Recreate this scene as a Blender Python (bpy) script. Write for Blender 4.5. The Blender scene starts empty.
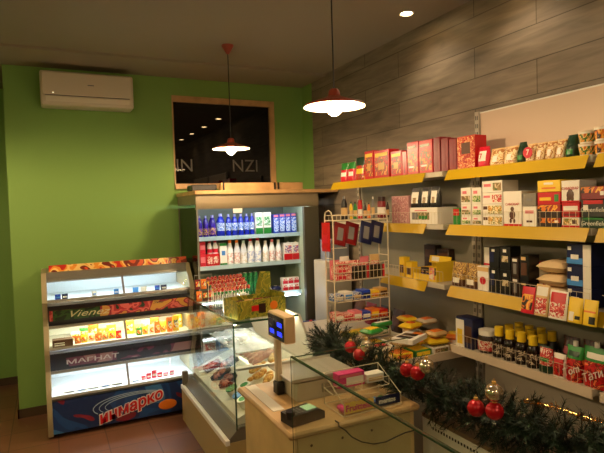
import bpy, bmesh, math, random
from mathutils import Vector, Matrix, Euler
random.seed(7)
PI = math.pi
SC = bpy.context.scene
COL = SC.collection

# ------------------------------------------------------------------ materials
def lin(c):
    c = c/255
    return c/12.92 if c <= 0.04045 else ((c+0.055)/1.055)**2.4
def rgb(c): return (lin(c[0]), lin(c[1]), lin(c[2]), 1)
MATS = {}
def mat(name, c, rough=.5, metal=0, var=0, scale=8, bump=0, bscale=60):
    if name in MATS: return MATS[name]
    m = bpy.data.materials.new(name); m.use_nodes = True
    nt = m.node_tree; b = nt.nodes['Principled BSDF']
    b.inputs['Roughness'].default_value = rough; b.inputs['Metallic'].default_value = metal
    b.inputs['Base Color'].default_value = rgb(c)
    tc = nt.nodes.new('ShaderNodeTexCoord')
    if var:
        n = nt.nodes.new('ShaderNodeTexNoise'); n.inputs['Scale'].default_value = scale; n.inputs['Detail'].default_value = 4
        nt.links.new(tc.outputs['Object'], n.inputs['Vector'])
        r = nt.nodes.new('ShaderNodeValToRGB')
        r.color_ramp.elements[0].position = .3; r.color_ramp.elements[1].position = .7
        r.color_ramp.elements[0].color = rgb([v*(1-var) for v in c]); r.color_ramp.elements[1].color = rgb([min(255, v*(1+var*.6)) for v in c])
        nt.links.new(n.outputs['Fac'], r.inputs['Fac']); nt.links.new(r.outputs['Color'], b.inputs['Base Color'])
    if bump:
        n2 = nt.nodes.new('ShaderNodeTexNoise'); n2.inputs['Scale'].default_value = bscale
        nt.links.new(tc.outputs['Object'], n2.inputs['Vector'])
        bp = nt.nodes.new('ShaderNodeBump'); bp.inputs['Strength'].default_value = bump; bp.inputs['Distance'].default_value = .01
        nt.links.new(n2.outputs['Fac'], bp.inputs['Height']); nt.links.new(bp.outputs['Normal'], b.inputs['Normal'])
    MATS[name] = m
    return m
def pic(name, cols, scale=25, rough=.35):
    """printed picture: hard-edged blotches of several colours"""
    if name in MATS: return MATS[name]
    m = bpy.data.materials.new(name); m.use_nodes = True
    nt = m.node_tree; b = nt.nodes['Principled BSDF']; b.inputs['Roughness'].default_value = rough
    tc = nt.nodes.new('ShaderNodeTexCoord'); n = nt.nodes.new('ShaderNodeTexNoise')
    n.inputs['Scale'].default_value = scale; n.inputs['Detail'].default_value = 1.5; n.inputs['Distortion'].default_value = 1.2
    nt.links.new(tc.outputs['Object'], n.inputs['Vector'])
    r = nt.nodes.new('ShaderNodeValToRGB'); cr = r.color_ramp; cr.interpolation = 'CONSTANT'
    k = len(cols)
    while len(cr.elements) < k: cr.elements.new(.5)
    for i, c in enumerate(cols):
        cr.elements[i].position = 0 if i == 0 else .33+.34*i/k
        cr.elements[i].color = rgb(c)
    nt.links.new(n.outputs['Fac'], r.inputs['Fac']); nt.links.new(r.outputs['Color'], b.inputs['Base Color'])
    MATS[name] = m
    return m
def emit(name, c, s):
    if name in MATS: return MATS[name]
    m = bpy.data.materials.new(name); m.use_nodes = True
    nt = m.node_tree; b = nt.nodes['Principled BSDF']
    b.inputs['Base Color'].default_value = rgb(c); b.inputs['Emission Color'].default_value = rgb(c); b.inputs['Emission Strength'].default_value = s
    MATS[name] = m
    return m
def glassmat(name, tint=(248, 252, 250), ior=1.38, rough=0.0):
    if name in MATS: return MATS[name]
    m = bpy.data.materials.new(name); m.use_nodes = True
    nt = m.node_tree; nt.nodes.remove(nt.nodes['Principled BSDF'])
    out = nt.nodes['Material Output']
    t = nt.nodes.new('ShaderNodeBsdfTransparent'); t.inputs['Color'].default_value = rgb(tint)
    g = nt.nodes.new('ShaderNodeBsdfGlossy'); g.inputs['Roughness'].default_value = rough
    f = nt.nodes.new('ShaderNodeFresnel'); ge = nt.nodes.new('ShaderNodeNewGeometry'); mr = nt.nodes.new('ShaderNodeMapRange')
    mr.inputs['To Min'].default_value = ior; mr.inputs['To Max'].default_value = 1/ior      # both faces of a thin pane reflect like the outside
    nt.links.new(ge.outputs['Backfacing'], mr.inputs['Value']); nt.links.new(mr.outputs['Result'], f.inputs['IOR'])
    mx = nt.nodes.new('ShaderNodeMixShader')
    nt.links.new(f.outputs['Fac'], mx.inputs['Fac']); nt.links.new(t.outputs[0], mx.inputs[1]); nt.links.new(g.outputs[0], mx.inputs[2])
    nt.links.new(mx.outputs[0], out.inputs['Surface'])
    MATS[name] = m
    return m

def brickmat(name, c1, c2, mortar, w, h, axes, msize=.004, rough=.5, grain=0, offset=.5):
    m = bpy.data.materials.new(name); m.use_nodes = True
    nt = m.node_tree; b = nt.nodes['Principled BSDF']; b.inputs['Roughness'].default_value = rough
    tc = nt.nodes.new('ShaderNodeTexCoord'); sp = nt.nodes.new('ShaderNodeSeparateXYZ'); cb = nt.nodes.new('ShaderNodeCombineXYZ')
    nt.links.new(tc.outputs['Object'], sp.inputs[0])
    nt.links.new(sp.outputs[axes[0]], cb.inputs[0]); nt.links.new(sp.outputs[axes[1]], cb.inputs[1])
    br = nt.nodes.new('ShaderNodeTexBrick'); br.offset = offset
    br.inputs['Scale'].default_value = 1; br.inputs['Brick Width'].default_value = w; br.inputs['Row Height'].default_value = h
    br.inputs['Mortar Size'].default_value = msize; br.inputs['Bias'].default_value = 0
    br.inputs['Color1'].default_value = rgb(c1); br.inputs['Color2'].default_value = rgb(c2); br.inputs['Mortar'].default_value = rgb(mortar)
    nt.links.new(cb.outputs[0], br.inputs['Vector'])
    n = nt.nodes.new('ShaderNodeTexNoise'); n.inputs['Detail'].default_value = 6; n.inputs['Scale'].default_value = 3
    mp = nt.nodes.new('ShaderNodeMapping'); mp.inputs['Scale'].default_value = (1, 7, 1) if grain else (1, 1, 1)
    nt.links.new(cb.outputs[0], mp.inputs[0]); nt.links.new(mp.outputs[0], n.inputs['Vector'])
    n.inputs['Distortion'].default_value = .6 if grain else 0
    mr = nt.nodes.new('ShaderNodeMapRange'); mr.inputs['To Min'].default_value = .62 if grain else .88; mr.inputs['To Max'].default_value = 1.3 if grain else 1.1
    mr.inputs['From Min'].default_value = .25; mr.inputs['From Max'].default_value = .75
    nt.links.new(n.outputs['Fac'], mr.inputs['Value'])
    mx = nt.nodes.new('ShaderNodeMix'); mx.data_type = 'RGBA'; mx.blend_type = 'MULTIPLY'; mx.inputs['Factor'].default_value = 1
    nt.links.new(br.outputs['Color'], mx.inputs['A']); nt.links.new(mr.outputs['Result'], mx.inputs['B'])
    nt.links.new(mx.outputs['Result'], b.inputs['Base Color'])
    MATS[name] = m
    return m

# plain paints, plastics and metals
GREEN = mat('green_wall_paint', (126, 164, 82), .75, bump=.03, bscale=150)
CEIL = mat('brown_grey_ceiling', (150, 137, 116), .85)
WOODTRIM = mat('pale_wood', (190, 150, 100), .5, var=.15, scale=6)
PLY = mat('light_plywood', (205, 178, 125), .5, var=.1, scale=5)
TABLETOP = mat('light_wood_laminate', (196, 160, 110), .38, var=.12, scale=4)
BASEB = mat('dark_skirting', (70, 52, 34), .5)
WHITE = mat('white_plastic', (226, 222, 212), .35)
WHITEM = mat('white_enamel', (222, 218, 208), .4)
CREAM = mat('cream_metal', (214, 196, 170), .45)
GREYM = mat('grey_metal', (128, 124, 112), .4, .3)
STEEL = mat('brushed_steel', (190, 186, 176), .3, .6)
DARK = mat('dark_plastic', (30, 30, 32), .4)
BLACK = mat('black_plastic', (14, 14, 15), .35)
TAN = mat('tan_enamel', (160, 146, 110), .45)
BEIGE = mat('beige_plastic', (208, 180, 136), .4)
YEL = mat('yellow_strip', (194, 158, 12), .4)
SHELFM = mat('shelf_cream', (196, 186, 166), .45)
BACKP = mat('back_panel_grey_shaded', (132, 128, 112), .5)  # grey panel paint, darkened further for the shade between the shelves
TOPP = mat('top_panel_cream', (206, 182, 158), .5)
WIRE = mat('white_wire', (214, 200, 170), .4)
RED = mat('red_gloss', (196, 18, 26), .3)
DRED = mat('dark_red', (122, 14, 20), .35)
CRIM = mat('crimson', (206, 30, 52), .3)
PINK = mat('pink', (226, 120, 130), .35)
MAG = mat('magenta', (206, 50, 120), .35)
ORANGE = mat('orange', (232, 120, 30), .35)
YELLOW = mat('yellow_print', (238, 200, 40), .35)
GOLD = mat('gold_foil', (206, 160, 80), .3, .0)
BROWN = mat('brown', (84, 48, 26), .4)
CHOC = mat('chocolate_brown', (44, 24, 16), .35)
GRN = mat('green_print', (40, 130, 50), .35)
DGRN = mat('dark_green_print', (16, 52, 28), .35)
BLUE = mat('blue_print', (24, 60, 176), .3)
NAVY = mat('navy', (18, 26, 70), .35)
LBLUE = mat('light_blue_print', (70, 140, 215), .3)
PURPLE = mat('purple_print', (66, 34, 140), .3)
PAPER = mat('white_print', (236, 230, 218), .45)
TANP = mat('tan_print', (214, 176, 116), .4)
MILK = mat('milk_white', (238, 238, 236), .3)
GREYP = mat('grey_print', (120, 118, 116), .5)
SILVER = mat('silver_bauble_coat', (205, 190, 165), .18, .85)
REDB = mat('red_bauble_coat', (176, 10, 26), .22, .25)
LOLLY = pic('red_lollipop_wrap', [(150, 16, 20), (190, 34, 34), (210, 150, 120), (160, 22, 24)], 60)
GLASS = glassmat('clear_glass')
GEDGE = mat('green_glass_edge', (36, 70, 50), .15)
DGLASS = glassmat('dark_window_glass', (34, 34, 34), 1.6)
CLEARP = glassmat('clear_plastic', (225, 230, 230), 1.35)
POLY = glassmat('cloudy_plastic_film', (190, 200, 210), 1.8, .15)
P_FRUIT = pic('fruit_picture', [(176, 16, 24), (204, 50, 30), (70, 96, 36), (190, 20, 30), (224, 150, 60)], 26)
P_POLKA = pic('dotted_red_picture', [(170, 18, 22), (214, 130, 70), (190, 34, 26), (228, 180, 120)], 45)
P_CROIS = pic('croissant_picture', [(214, 176, 116), (236, 214, 170), (170, 112, 56), (226, 196, 140)], 28)
P_TEA = pic('tea_picture', [(214, 196, 160), (120, 84, 48), (170, 140, 92), (90, 110, 60)], 40)
P_BERRY = pic('berry_picture', [(236, 226, 206), (176, 30, 40), (214, 80, 70), (236, 220, 200)], 40)
P_FLOW = pic('flower_picture', [(236, 220, 170), (214, 150, 50), (130, 130, 60), (238, 226, 190)], 40)
P_SUN = pic('sunset_picture', [(40, 28, 20), (220, 120, 30), (240, 180, 60), (160, 40, 20)], 22)
P_MIX = pic('mixed_wrappers', [(214, 60, 40), (236, 200, 60), (238, 230, 214), (60, 120, 60), (200, 90, 110)], 26)
P_PINK = pic('pink_wrapper', [(226, 120, 110), (238, 206, 186), (196, 60, 60), (236, 180, 160)], 28)
P_BLUEW = pic('blue_white_wrapper', [(40, 70, 150), (230, 226, 220), (110, 150, 210), (24, 34, 90)], 30)
P_CAN = pic('green_can_print', [(18, 88, 44), (26, 108, 52), (40, 130, 64), (16, 76, 40)], 20)
P_MEAT = pic('smoked_meat', [(120, 52, 40), (168, 90, 74), (206, 140, 116), (96, 38, 30)], 40, .35)
P_SAUS = pic('pale_sausage', [(190, 110, 92), (212, 146, 120), (170, 86, 72), (226, 176, 150)], 45, .35)
P_CHICK = pic('smoked_chicken', [(206, 140, 56), (226, 174, 88), (186, 110, 44), (236, 196, 120)], 40, .35)
P_YG = pic('yellow_green_display_print', [(116, 118, 34), (150, 142, 44), (92, 108, 40), (172, 160, 56), (136, 128, 40)], 14)
P_ICE = pic('ice_cream_banner', [(196, 40, 28), (230, 150, 50), (240, 200, 120), (120, 40, 24), (214, 90, 50)], 7)
P_ICE2 = pic('berry_banner', [(30, 60, 34), (176, 36, 44), (216, 100, 90), (150, 24, 40), (206, 150, 60)], 6)
P_ICE3 = pic('dark_pink_banner', [(24, 20, 26), (30, 24, 30), (110, 50, 70), (160, 120, 120)], 4)
P_BLUEB = pic('blue_freezer_graphic', [(120, 26, 44), (16, 40, 84), (24, 66, 120), (20, 52, 104), (60, 110, 160)], 2.2)
P_POUCH = pic('gold_pouch_print', [(150, 110, 50), (206, 170, 90), (120, 84, 40), (190, 150, 80)], 30)
P_KETCH = pic('ketchup_print', [(176, 14, 18), (200, 30, 30), (120, 10, 12), (230, 120, 70)], 28)

# ------------------------------------------------------------------ mesh helper
class MB:
    def __init__(s): s.bm = bmesh.new()
    def _merge(s, b2, m, M):
        if M is not None: b2.transform(M)
        me = bpy.data.meshes.new('t')
        for f in b2.faces:
            if m is not None: f.material_index = m
        b2.to_mesh(me); b2.free(); s.bm.from_mesh(me); bpy.data.meshes.remove(me)
    def box(s, sx, sy, sz, c=(0, 0, 0), m=0, bev=0, rot=None, seg=1):
        b = bmesh.new(); bmesh.ops.create_cube(b, size=1); bmesh.ops.scale(b, vec=(sx, sy, sz), verts=b.verts)
        if bev: bmesh.ops.bevel(b, geom=b.edges[:], offset=bev, segments=seg, affect='EDGES', profile=.5)
        M = Matrix.Translation(c)
        if rot: M = M @ Euler(rot).to_matrix().to_4x4()
        s._merge(b, m, M); return s
    def bb(s, x0, x1, y0, y1, z0, z1, m=0, bev=0):
        return s.box(x1-x0, y1-y0, z1-z0, ((x0+x1)/2, (y0+y1)/2, (z0+z1)/2), m, bev)
    def lathe(s, prof, c=(0, 0, 0), m=0, seg=14, rot=None):
        b = bmesh.new(); rings = []
        for r, z in prof:
            rings.append([b.verts.new((r*math.cos(2*PI*i/seg), r*math.sin(2*PI*i/seg), z)) for i in range(seg)] if r > 1e-6 else [b.verts.new((0, 0, z))])
        for a, d in zip(rings, rings[1:]):
            for i in range(seg):
                j = (i+1) % seg
                if len(a) == 1 and len(d) == 1: continue
                if len(a) == 1: b.faces.new((a[0], d[j], d[i]))
                elif len(d) == 1: b.faces.new((a[i], a[j], d[0]))
                else: b.faces.new((a[i], a[j], d[j], d[i]))
        bmesh.ops.recalc_face_normals(b, faces=b.faces[:])
        M = Matrix.Translation(c)
        if rot: M = M @ Euler(rot).to_matrix().to_4x4()
        s._merge(b, m, M); return s
    def cyl(s, r, h, c=(0, 0, 0), m=0, seg=14, rot=None, r2=None):
        r2 = r if r2 is None else r2
        return s.lathe([(0, 0), (r, 0), (r2, h), (0, h)], c, m, seg, rot)
    def ball(s, r, c=(0, 0, 0), m=0, sc=(1, 1, 1), sub=2, rot=None):
        b = bmesh.new(); bmesh.ops.create_icosphere(b, subdivisions=sub, radius=r); bmesh.ops.scale(b, vec=sc, verts=b.verts)
        M = Matrix.Translation(c)
        if rot: M = M @ Euler(rot).to_matrix().to_4x4()
        s._merge(b, m, M); return s
    def tube(s, pts, r, m=0, seg=6):
        b = bmesh.new(); rings = []; n = len(pts); P = [Vector(p) for p in pts]
        for i, p in enumerate(P):
            d = (P[min(i+1, n-1)]-P[max(i-1, 0)]).normalized()
            u = d.orthogonal().normalized() if i == 0 else (u-d*u.dot(d)).normalized()
            w = d.cross(u)
            rr = r[i] if isinstance(r, (list, tuple)) else r
            rings.append([b.verts.new(p+(u*math.cos(2*PI*k/seg)+w*math.sin(2*PI*k/seg))*rr) for k in range(seg)])
        for a, d in zip(rings, rings[1:]):
            for k in range(seg): b.faces.new((a[k], a[(k+1) % seg], d[(k+1) % seg], d[k]))
        b.faces.new(rings[0][::-1]); b.faces.new(rings[-1])
        s._merge(b, m, None); return s
    def prism(s, poly, axis, a0, a1, m=0):
        """extrude a closed 2D outline along an axis; poly in the other two axes in cyclic order"""
        b = bmesh.new()
        def v(p, t):
            return {'X': (t, p[0], p[1]), 'Y': (p[0], t, p[1]), 'Z': (p[0], p[1], t)}[axis]
        A_ = [b.verts.new(v(p, a0)) for p in poly]; B_ = [b.verts.new(v(p, a1)) for p in poly]
        b.faces.new(A_); b.faces.new(B_[::-1]); n = len(poly)
        for i in range(n): b.faces.new((A_[i], B_[i], B_[(i+1) % n], A_[(i+1) % n]))
        bmesh.ops.recalc_face_normals(b, faces=b.faces[:])
        s._merge(b, m, None); return s
    def pillow(s, w, l, t, m=0, matfn=None, top=.0, nu=10, nv=10, gus=False, M=None, seed=0, wr=.0):
        """bag: width x, length y, thickness z; gus = standing pouch, open end flat at +y"""
        b = bmesh.new(); rnd = random.Random(seed)
        def prof(u, v):
            a = max(0, 1-abs(2*u-1)**4)**.6
            if gus: q = (1-v**2.2)*.92+.08 if v > .02 else .9
            else: q = max(0, 1-abs(2*v-1)**5)**.7
            return a*q
        grid = {}
        for sgn in (1, -1):
            for i in range(nu+1):
                for j in range(nv+1):
                    u, v = i/nu, j/nv
                    edge = i in (0, nu) or j == nv or (j == 0 and not gus)
                    if sgn == -1 and edge: grid[sgn, i, j] = grid[1, i, j]; continue
                    z = sgn*(t/2*prof(u, v)+(0 if edge else rnd.uniform(-wr, wr)*t))
                    grid[sgn, i, j] = b.verts.new(((u-.5)*w, (v-.5)*l, z))
        for sgn in (1, -1):
            for i in range(nu):
                for j in range(nv):
                    q = [grid[sgn, i, j], grid[sgn, i+1, j], grid[sgn, i+1, j+1], grid[sgn, i, j+1]]
                    f = b.faces.new(q if sgn == 1 else q[::-1])
                    f.material_index = matfn((i+.5)/nu, (j+.5)/nv) if matfn else m
        if gus:
            for i in range(nu):
                q = [grid[1, i, 0], grid[-1, i, 0], grid[-1, i+1, 0], grid[1, i+1, 0]]
                q2 = []
                for k in q:
                    if k not in q2: q2.append(k)
                if len(q2) > 2:
                    f = b.faces.new(q2); f.material_index = m
        s._merge(b, None, M); return s
    def build(s, name, mats, parent=None, loc=(0, 0, 0), rot=(0, 0, 0), smooth=True):
        me = bpy.data.meshes.new(name); s.bm.to_mesh(me); s.bm.free()
        for mm in (mats if isinstance(mats, (list, tuple)) else [mats]): me.materials.append(mm)
        if smooth:
            for p in me.polygons: p.use_smooth = True
            me.set_sharp_from_angle(angle=math.radians(38))
        o = bpy.data.objects.new(name, me); COL.objects.link(o)
        o.location = loc; o.rotation_euler = rot
        if parent: o.parent = parent
        return o
def tag(o, label, cat, group=None):
    o['label'] = label; o['category'] = cat
    if group: o['group'] = group
    return o
def thing(name, label, cat, loc=(0, 0, 0), rz=0, group=None):
    o = bpy.data.objects.new(name, None); COL.objects.link(o); o.empty_display_size = .1
    o.location = loc; o.rotation_euler = (0, 0, rz)
    return tag(o, label, cat, group)
def struct(mb, name, m):
    o = mb.build(name, m, smooth=False); o['kind'] = 'structure'; return o
def dup(root, loc, rot=None, label=None, group=None):
    r = root.copy(); COL.objects.link(r); r.location = loc
    if rot is not None: r.rotation_euler = rot
    if label: r['label'] = label
    if group: r['group'] = group
    for ch in list(root.children):
        c = ch.copy(); COL.objects.link(c); c.parent = r
        for g in list(ch.children):
            d = g.copy(); COL.objects.link(d); d.parent = c
    return r
def text(parent, s, size, loc, m, rot=(PI/2, 0, 0), shear=0, bold=0, ext=.0008, sx=1, name='lettering'):
    cu = bpy.data.curves.new('txt', 'FONT'); cu.body = s; cu.size = size; cu.shear = shear; cu.offset = bold; cu.extrude = ext
    cu.align_x = 'CENTER'; cu.align_y = 'CENTER'; cu.resolution_u = 3
    t = bpy.data.objects.new('txt', cu); COL.objects.link(t)
    bpy.context.view_layer.update()
    me = bpy.data.meshes.new_from_object(t.evaluated_get(bpy.context.evaluated_depsgraph_get()))
    bpy.data.objects.remove(t)
    me.materials.clear(); me.materials.append(m)
    o = bpy.data.objects.new(name, me); COL.objects.link(o)
    o.location = loc; o.rotation_euler = rot; o.scale = (sx, 1, 1)
    if parent: o.parent = parent
    return o
ORD = ['first', 'second', 'third', 'fourth', 'fifth', 'sixth', 'seventh', 'eighth', 'ninth', 'tenth', 'eleventh', 'twelfth']
RW = -PI/2      # turns a front facing -Y towards -X (things on the right-hand wall)

# ------------------------------------------------------------------ packages: front faces -Y, origin at base centre
def carton(name, w, d, h, body, fr=(), parent=None, extra=(), bev=.002):
    b = MB(); b.box(w, d, h, (0, 0, h/2), 0, bev)
    mats = [body]; q = 0
    for (u0, v0, u1, v1, m) in fr:
        if m not in mats: mats.append(m)
        q += 1; b.box((u1-u0)*w, .0012, (v1-v0)*h, ((u0+u1-1)/2*w, -d/2-.0004-.0003*q, (v0+v1)/2*h), mats.index(m))
    return b.build(name, mats, parent)
def pouch(name, w, d, h, body, fr=(), seed=0):
    mats = [body]+[f[4] for f in fr]
    def mf(u, v):
        k = 0
        for i, f in enumerate(fr):
            if f[0] <= u <= f[2] and f[1] <= v <= f[3]: k = i+1
        return k
    b = MB(); M = Matrix.Translation((0, 0, h/2)) @ Matrix.Rotation(PI/2, 4, 'X')
    b.pillow(w, h, d, 0, mf, gus=True, nu=12, nv=14, M=M, seed=seed, wr=.03)
    return b.build(name, mats)
def bag(name, w, l, t, body, fr=(), seed=0):
    """lying bag, resting on z = 0"""
    mats = [body]+[f[4] for f in fr]
    def mf(u, v):
        k = 0
        for i, f in enumerate(fr):
            if f[0] <= u <= f[2] and f[1] <= v <= f[3]: k = i+1
        return k
    b = MB(); b.pillow(w, l, t, 0, mf, M=Matrix.Translation((0, 0, t/2)), nu=12, nv=12, seed=seed, wr=.03)
    return b.build(name, mats)
def bottle(name, r, h, body, capm, labelm=None, kind='milk', l0=.12, l1=.5, capr=None):
    b = MB()
    if kind == 'milk':
        pr = [(0, 0), (r*.92, 0), (r, .03*h), (r, .52*h), (r*.9, .62*h), (r*.5, .86*h), (r*.42, .9*h), (0, .9*h)]; cr, c0 = r*.5, .885
    elif kind == 'juice':
        pr = [(0, 0), (r*.9, 0), (r, .03*h), (r*.86, .3*h), (r, .5*h), (r, .66*h), (r*.6, .84*h), (r*.36, .9*h), (0, .9*h)]; cr, c0 = r*.42, .885
    elif kind == 'syrup':
        pr = [(0, 0), (r*.95, 0), (r, .03*h), (r, .5*h), (r*.9, .6*h), (r*.6, .72*h), (0, .72*h)]; cr, c0 = r*.66, .70
    else:
        pr = [(0, 0), (r*.92, 0), (r, .04*h), (r, .72*h), (r*.86, .8*h), (0, .8*h)]; cr, c0 = r*.88, .78
    b.lathe([(a, z) for a, z in pr])
    o = b.build(name, body)
    if labelm:
        lr = r*1.012
        MB().lathe([(lr, l0*h), (lr, l1*h), (lr-.0008, l1*h), (lr-.0008, l0*h), (lr, l0*h)]).build('label', labelm, o)
    MB().lathe([(0, c0*h), (cr, c0*h), (cr*.96, h), (0, h)]).build('cap', capm, o)
    return o
EXPO = 0.6
BULB_S = 470
DL_W = 7
FZ_S = [42, 36, 30]
FR_S = 26
DELI_S = 45
FILL_GLOBE_S = 28
LEFT_P = True
# ------------------------------------------------------------------ camera and render look
cam = bpy.data.cameras.new('camera'); co = bpy.data.objects.new('camera', cam); COL.objects.link(co); SC.camera = co
yw, pt, rl = math.radians(25.85), math.radians(-2.167), math.radians(-1.766)
fw = Vector((math.sin(yw)*math.cos(pt), math.cos(yw)*math.cos(pt), math.sin(pt))); rt = Vector((math.cos(yw), -math.sin(yw), 0)); up = rt.cross(fw)
r2 = rt*math.cos(rl)+up*math.sin(rl); u2 = up*math.cos(rl)-rt*math.sin(rl)
co.matrix_world = Matrix((( r2.x, u2.x, -fw.x, 0), (r2.y, u2.y, -fw.y, 0), (r2.z, u2.z, -fw.z, 1.7), (0, 0, 0, 1)))
cam.sensor_width = 36; cam.lens = 523.6/604*36; cam.clip_start = .02
vs = SC.view_settings; vs.view_transform = 'Standard'; vs.look = 'None'; vs.gamma = 1; vs.use_curve_mapping = False; vs.exposure = EXPO
w = bpy.data.worlds.new('night'); SC.world = w; w.use_nodes = True
w.node_tree.nodes['Background'].inputs[0].default_value = (.010, .009, .008, 1); w.node_tree.nodes['Background'].inputs[1].default_value = .2
try:
    SC.cycles.use_denoising = True; SC.cycles.sample_clamp_indirect = 6; SC.cycles.max_bounces = 10; SC.cycles.transparent_max_bounces = 24
    SC.cycles.diffuse_bounces = 5; SC.cycles.glossy_bounces = 4
except Exception: pass

# ------------------------------------------------------------------ the room
YB, XR, H = 4.955, 2.448, 2.94
FLOORM = brickmat('floor_tiles', (126, 84, 60), (116, 77, 54), (80, 54, 40), .33, .33, (0, 1), .004, .35, 0, 0)
PLANK = brickmat('grey_wood_laminate', (140, 126, 108), (124, 110, 94), (88, 76, 62), 1.25, .19, (1, 2), .003, .5, 1, .37)
struct(MB().bb(-2.7, 2.6, -1.7, 6.4, -.1, 0), 'floor', FLOORM)
struct(MB().bb(-2.7, 2.6, -1.7, 6.4, H+.02, H+.12), 'ceiling', CEIL)
struct(MB().bb(-2.6, XR-.001, 4.425, YB-.001, H, H+.02), 'trim_1', CEIL)
wx0, wx1, wz0, wz1 = 1.085, 2.12, 1.9, 2.775
b = MB(); b.bb(-.285, wx0, YB, YB+.2, 0, H+.02); b.bb(wx1, 2.6, YB, YB+.2, 0, H+.02); b.bb(wx0, wx1, YB, YB+.2, 0, wz0); b.bb(wx0, wx1, YB, YB+.2, wz1, H+.02)
struct(b, 'wall_back', GREEN)
struct(MB().bb(-2.6, -.05, 6.0, 6.1, 0, H+.02), 'wall_passage', GREEN)
struct(MB().bb(-.285, -.1, YB+.2, 6.0, 0, H+.02), 'wall_return', GREEN)
struct(MB().bb(XR, XR+.15, -1.6, YB, 0, H+.02), 'wall_right', PLANK)
struct(MB().bb(XR-.004, XR, 4.735, YB, 0, H), 'trim_2', GREEN)
struct(MB().bb(-2.7, -2.6, -1.6, 6.1, 0, H+.02), 'wall_left', GREEN)
struct(MB().bb(-2.7, 2.6, -1.7, -1.6, 0, H+.02), 'wall_front', mat('front_wall_paint', (150, 140, 120), .8))
struct(MB().bb(-.298, -.075, YB-.014, YB, 0, .075), 'baseboard_back', BASEB)
struct(MB().bb(-.298, -.285, YB-.014, 6.0, 0, .075), 'baseboard_return', BASEB)
struct(MB().bb(-2.6, -.299, 5.986, 6.0, 0, .075), 'baseboard_passage', BASEB)
# window over the fridge: timber frame, dark night glass
b = MB(); fy0, fy1 = YB-.012, YB+.10
b.bb(wx0, wx1, fy0, fy1, wz1-.055, wz1); b.bb(wx1-.05, wx1, fy0, fy1, wz0, wz1-.055); b.bb(wx0, wx0+.012, fy0, fy1, wz0, wz1-.055); b.bb(wx0, wx1, fy0-.03, fy1, wz0, wz0+.05)
win = struct(b, 'window_1', WOODTRIM)
g = MB().bb(wx0+.012, wx1-.05, YB+.02, YB+.028, wz0+.05, wz1-.055).build('window_glass', DGLASS, win, smooth=False)
FAINT = mat('reflected_letters', (64, 60, 54), .6)  # lettering mirrored in the pane, painted dim on the glass
text(win, 'IN', .17, (1.19, YB+.018, 2.12), FAINT)
text(win, 'NZI', .17, (1.80, YB+.018, 2.12), FAINT)

# ------------------------------------------------------------------ lamps
BULB = emit('warm_bulb', (255, 218, 168), BULB_S)
TERRA = mat('terracotta_enamel', (150, 62, 44), .35)
SHIN = mat('white_lamp_inside', (240, 232, 214), .4)
def pendant(label, x, y, z, group=None):
    t = thing('pendant_lamp', label, 'lamp', (x, y, z), 0, group)
    MB().lathe([(.146, 0), (.14, .010), (.06, .036), (.03, .048), (.026, .072), (.018, .082), (0, .082)], seg=40).build('lamp_shade', TERRA, t)
    MB().lathe([(.144, -.001), (.138, .007), (.059, .032), (.026, .043), (0, .043)], seg=40).build('shade_lining', SHIN, t)
    MB().cyl(.02, .02, (0, 0, .022), 0).build('socket', WHITE, t)
    MB().ball(.034, (0, 0, -.008), sub=3, sc=(1, 1, 1.05)).build('bulb', BULB, t)
    hz = H+.02-z
    MB().tube([(0, 0, .08), (0, 0, hz-.06)], .0035).build('cord', BLACK, t)
    MB().lathe([(0, hz-.07), (.012, hz-.065), (.045, hz-.012), (.047, hz), (0, hz)], seg=20).build('ceiling_cup', TERRA, t)
    return t
pendant('terracotta pendant lamp with white lining hanging before the dark window', 1.304, 3.91, 2.165)
pendant('terracotta pendant lamp hanging nearer, before the grey plank wall', 1.235, 2.16, 2.165)
if LEFT_P:
    pendant('terracotta pendant lamp hanging at the left by the green wall', -.75, 3.9, 2.165)
    pendant('unseen terracotta pendant lamp added for brightness over the middle of the shop', -.8, 2.7, 2.165)  # out of view, added to brighten the green wall
FILL_GLOBE = emit('fill_globe', (255, 224, 180), FILL_GLOBE_S)  # unseen globes, added to lift the ceiling and green wall
for lb_, gx, gy in (('opal fill-light globe added out of view over the rear of the shop', -1.2, .1), ('opal fill-light globe added out of view over the rear aisle', 1.0, -.7)):
    t = thing('fill_globe_lamp', lb_, 'lamp', (gx, gy, 2.35))
    MB().ball(.14, (0, 0, 0), sub=3).build('fill_globe', FILL_GLOBE, t)
    MB().cyl(.035, .05, (0, 0, .13), 0).build('collar', STEEL, t)
    MB().tube([(0, 0, .17), (0, 0, .55)], .005).build('rod', STEEL, t)
    MB().lathe([(0, .54), (.01, .545), (.05, .59), (.05, .61), (0, .61)], seg=18).build('ceiling_cup', STEEL, t)
DL = emit('downlight_glow', (255, 214, 150), 40)
def downlight(label, x, y, grp=None):
    t = thing('ceiling_downlight', label, 'light', (x, y, H+.02), 0, grp)
    MB().lathe([(.036, -.001), (.045, -.006), (.05, 0), (.036, 0)], seg=24).build('trim_ring', WHITEM, t)
    MB().cyl(.035, .002, (0, 0, -.003), 0, 24).build('diffuser', DL, t)
    l = bpy.data.lights.new('downlight_lamp', 'SPOT'); l.energy = DL_W; l.color = (1, .80, .56); l.spot_size = math.radians(125); l.spot_blend = .7; l.shadow_soft_size = .035
    lo = bpy.data.objects.new('downlight_lamp', l); COL.objects.link(lo); lo.parent = t; lo.location = (0, 0, -.02)
    return t
downlight('small round downlight recessed in the ceiling near the plank wall', 2.2, 2.85)
for i, y in enumerate((2.1, 1.35, .6)):
    downlight('round ceiling downlight over the aisle by the shelves, %s one nearer' % ORD[i], 2.2, y)

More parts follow.
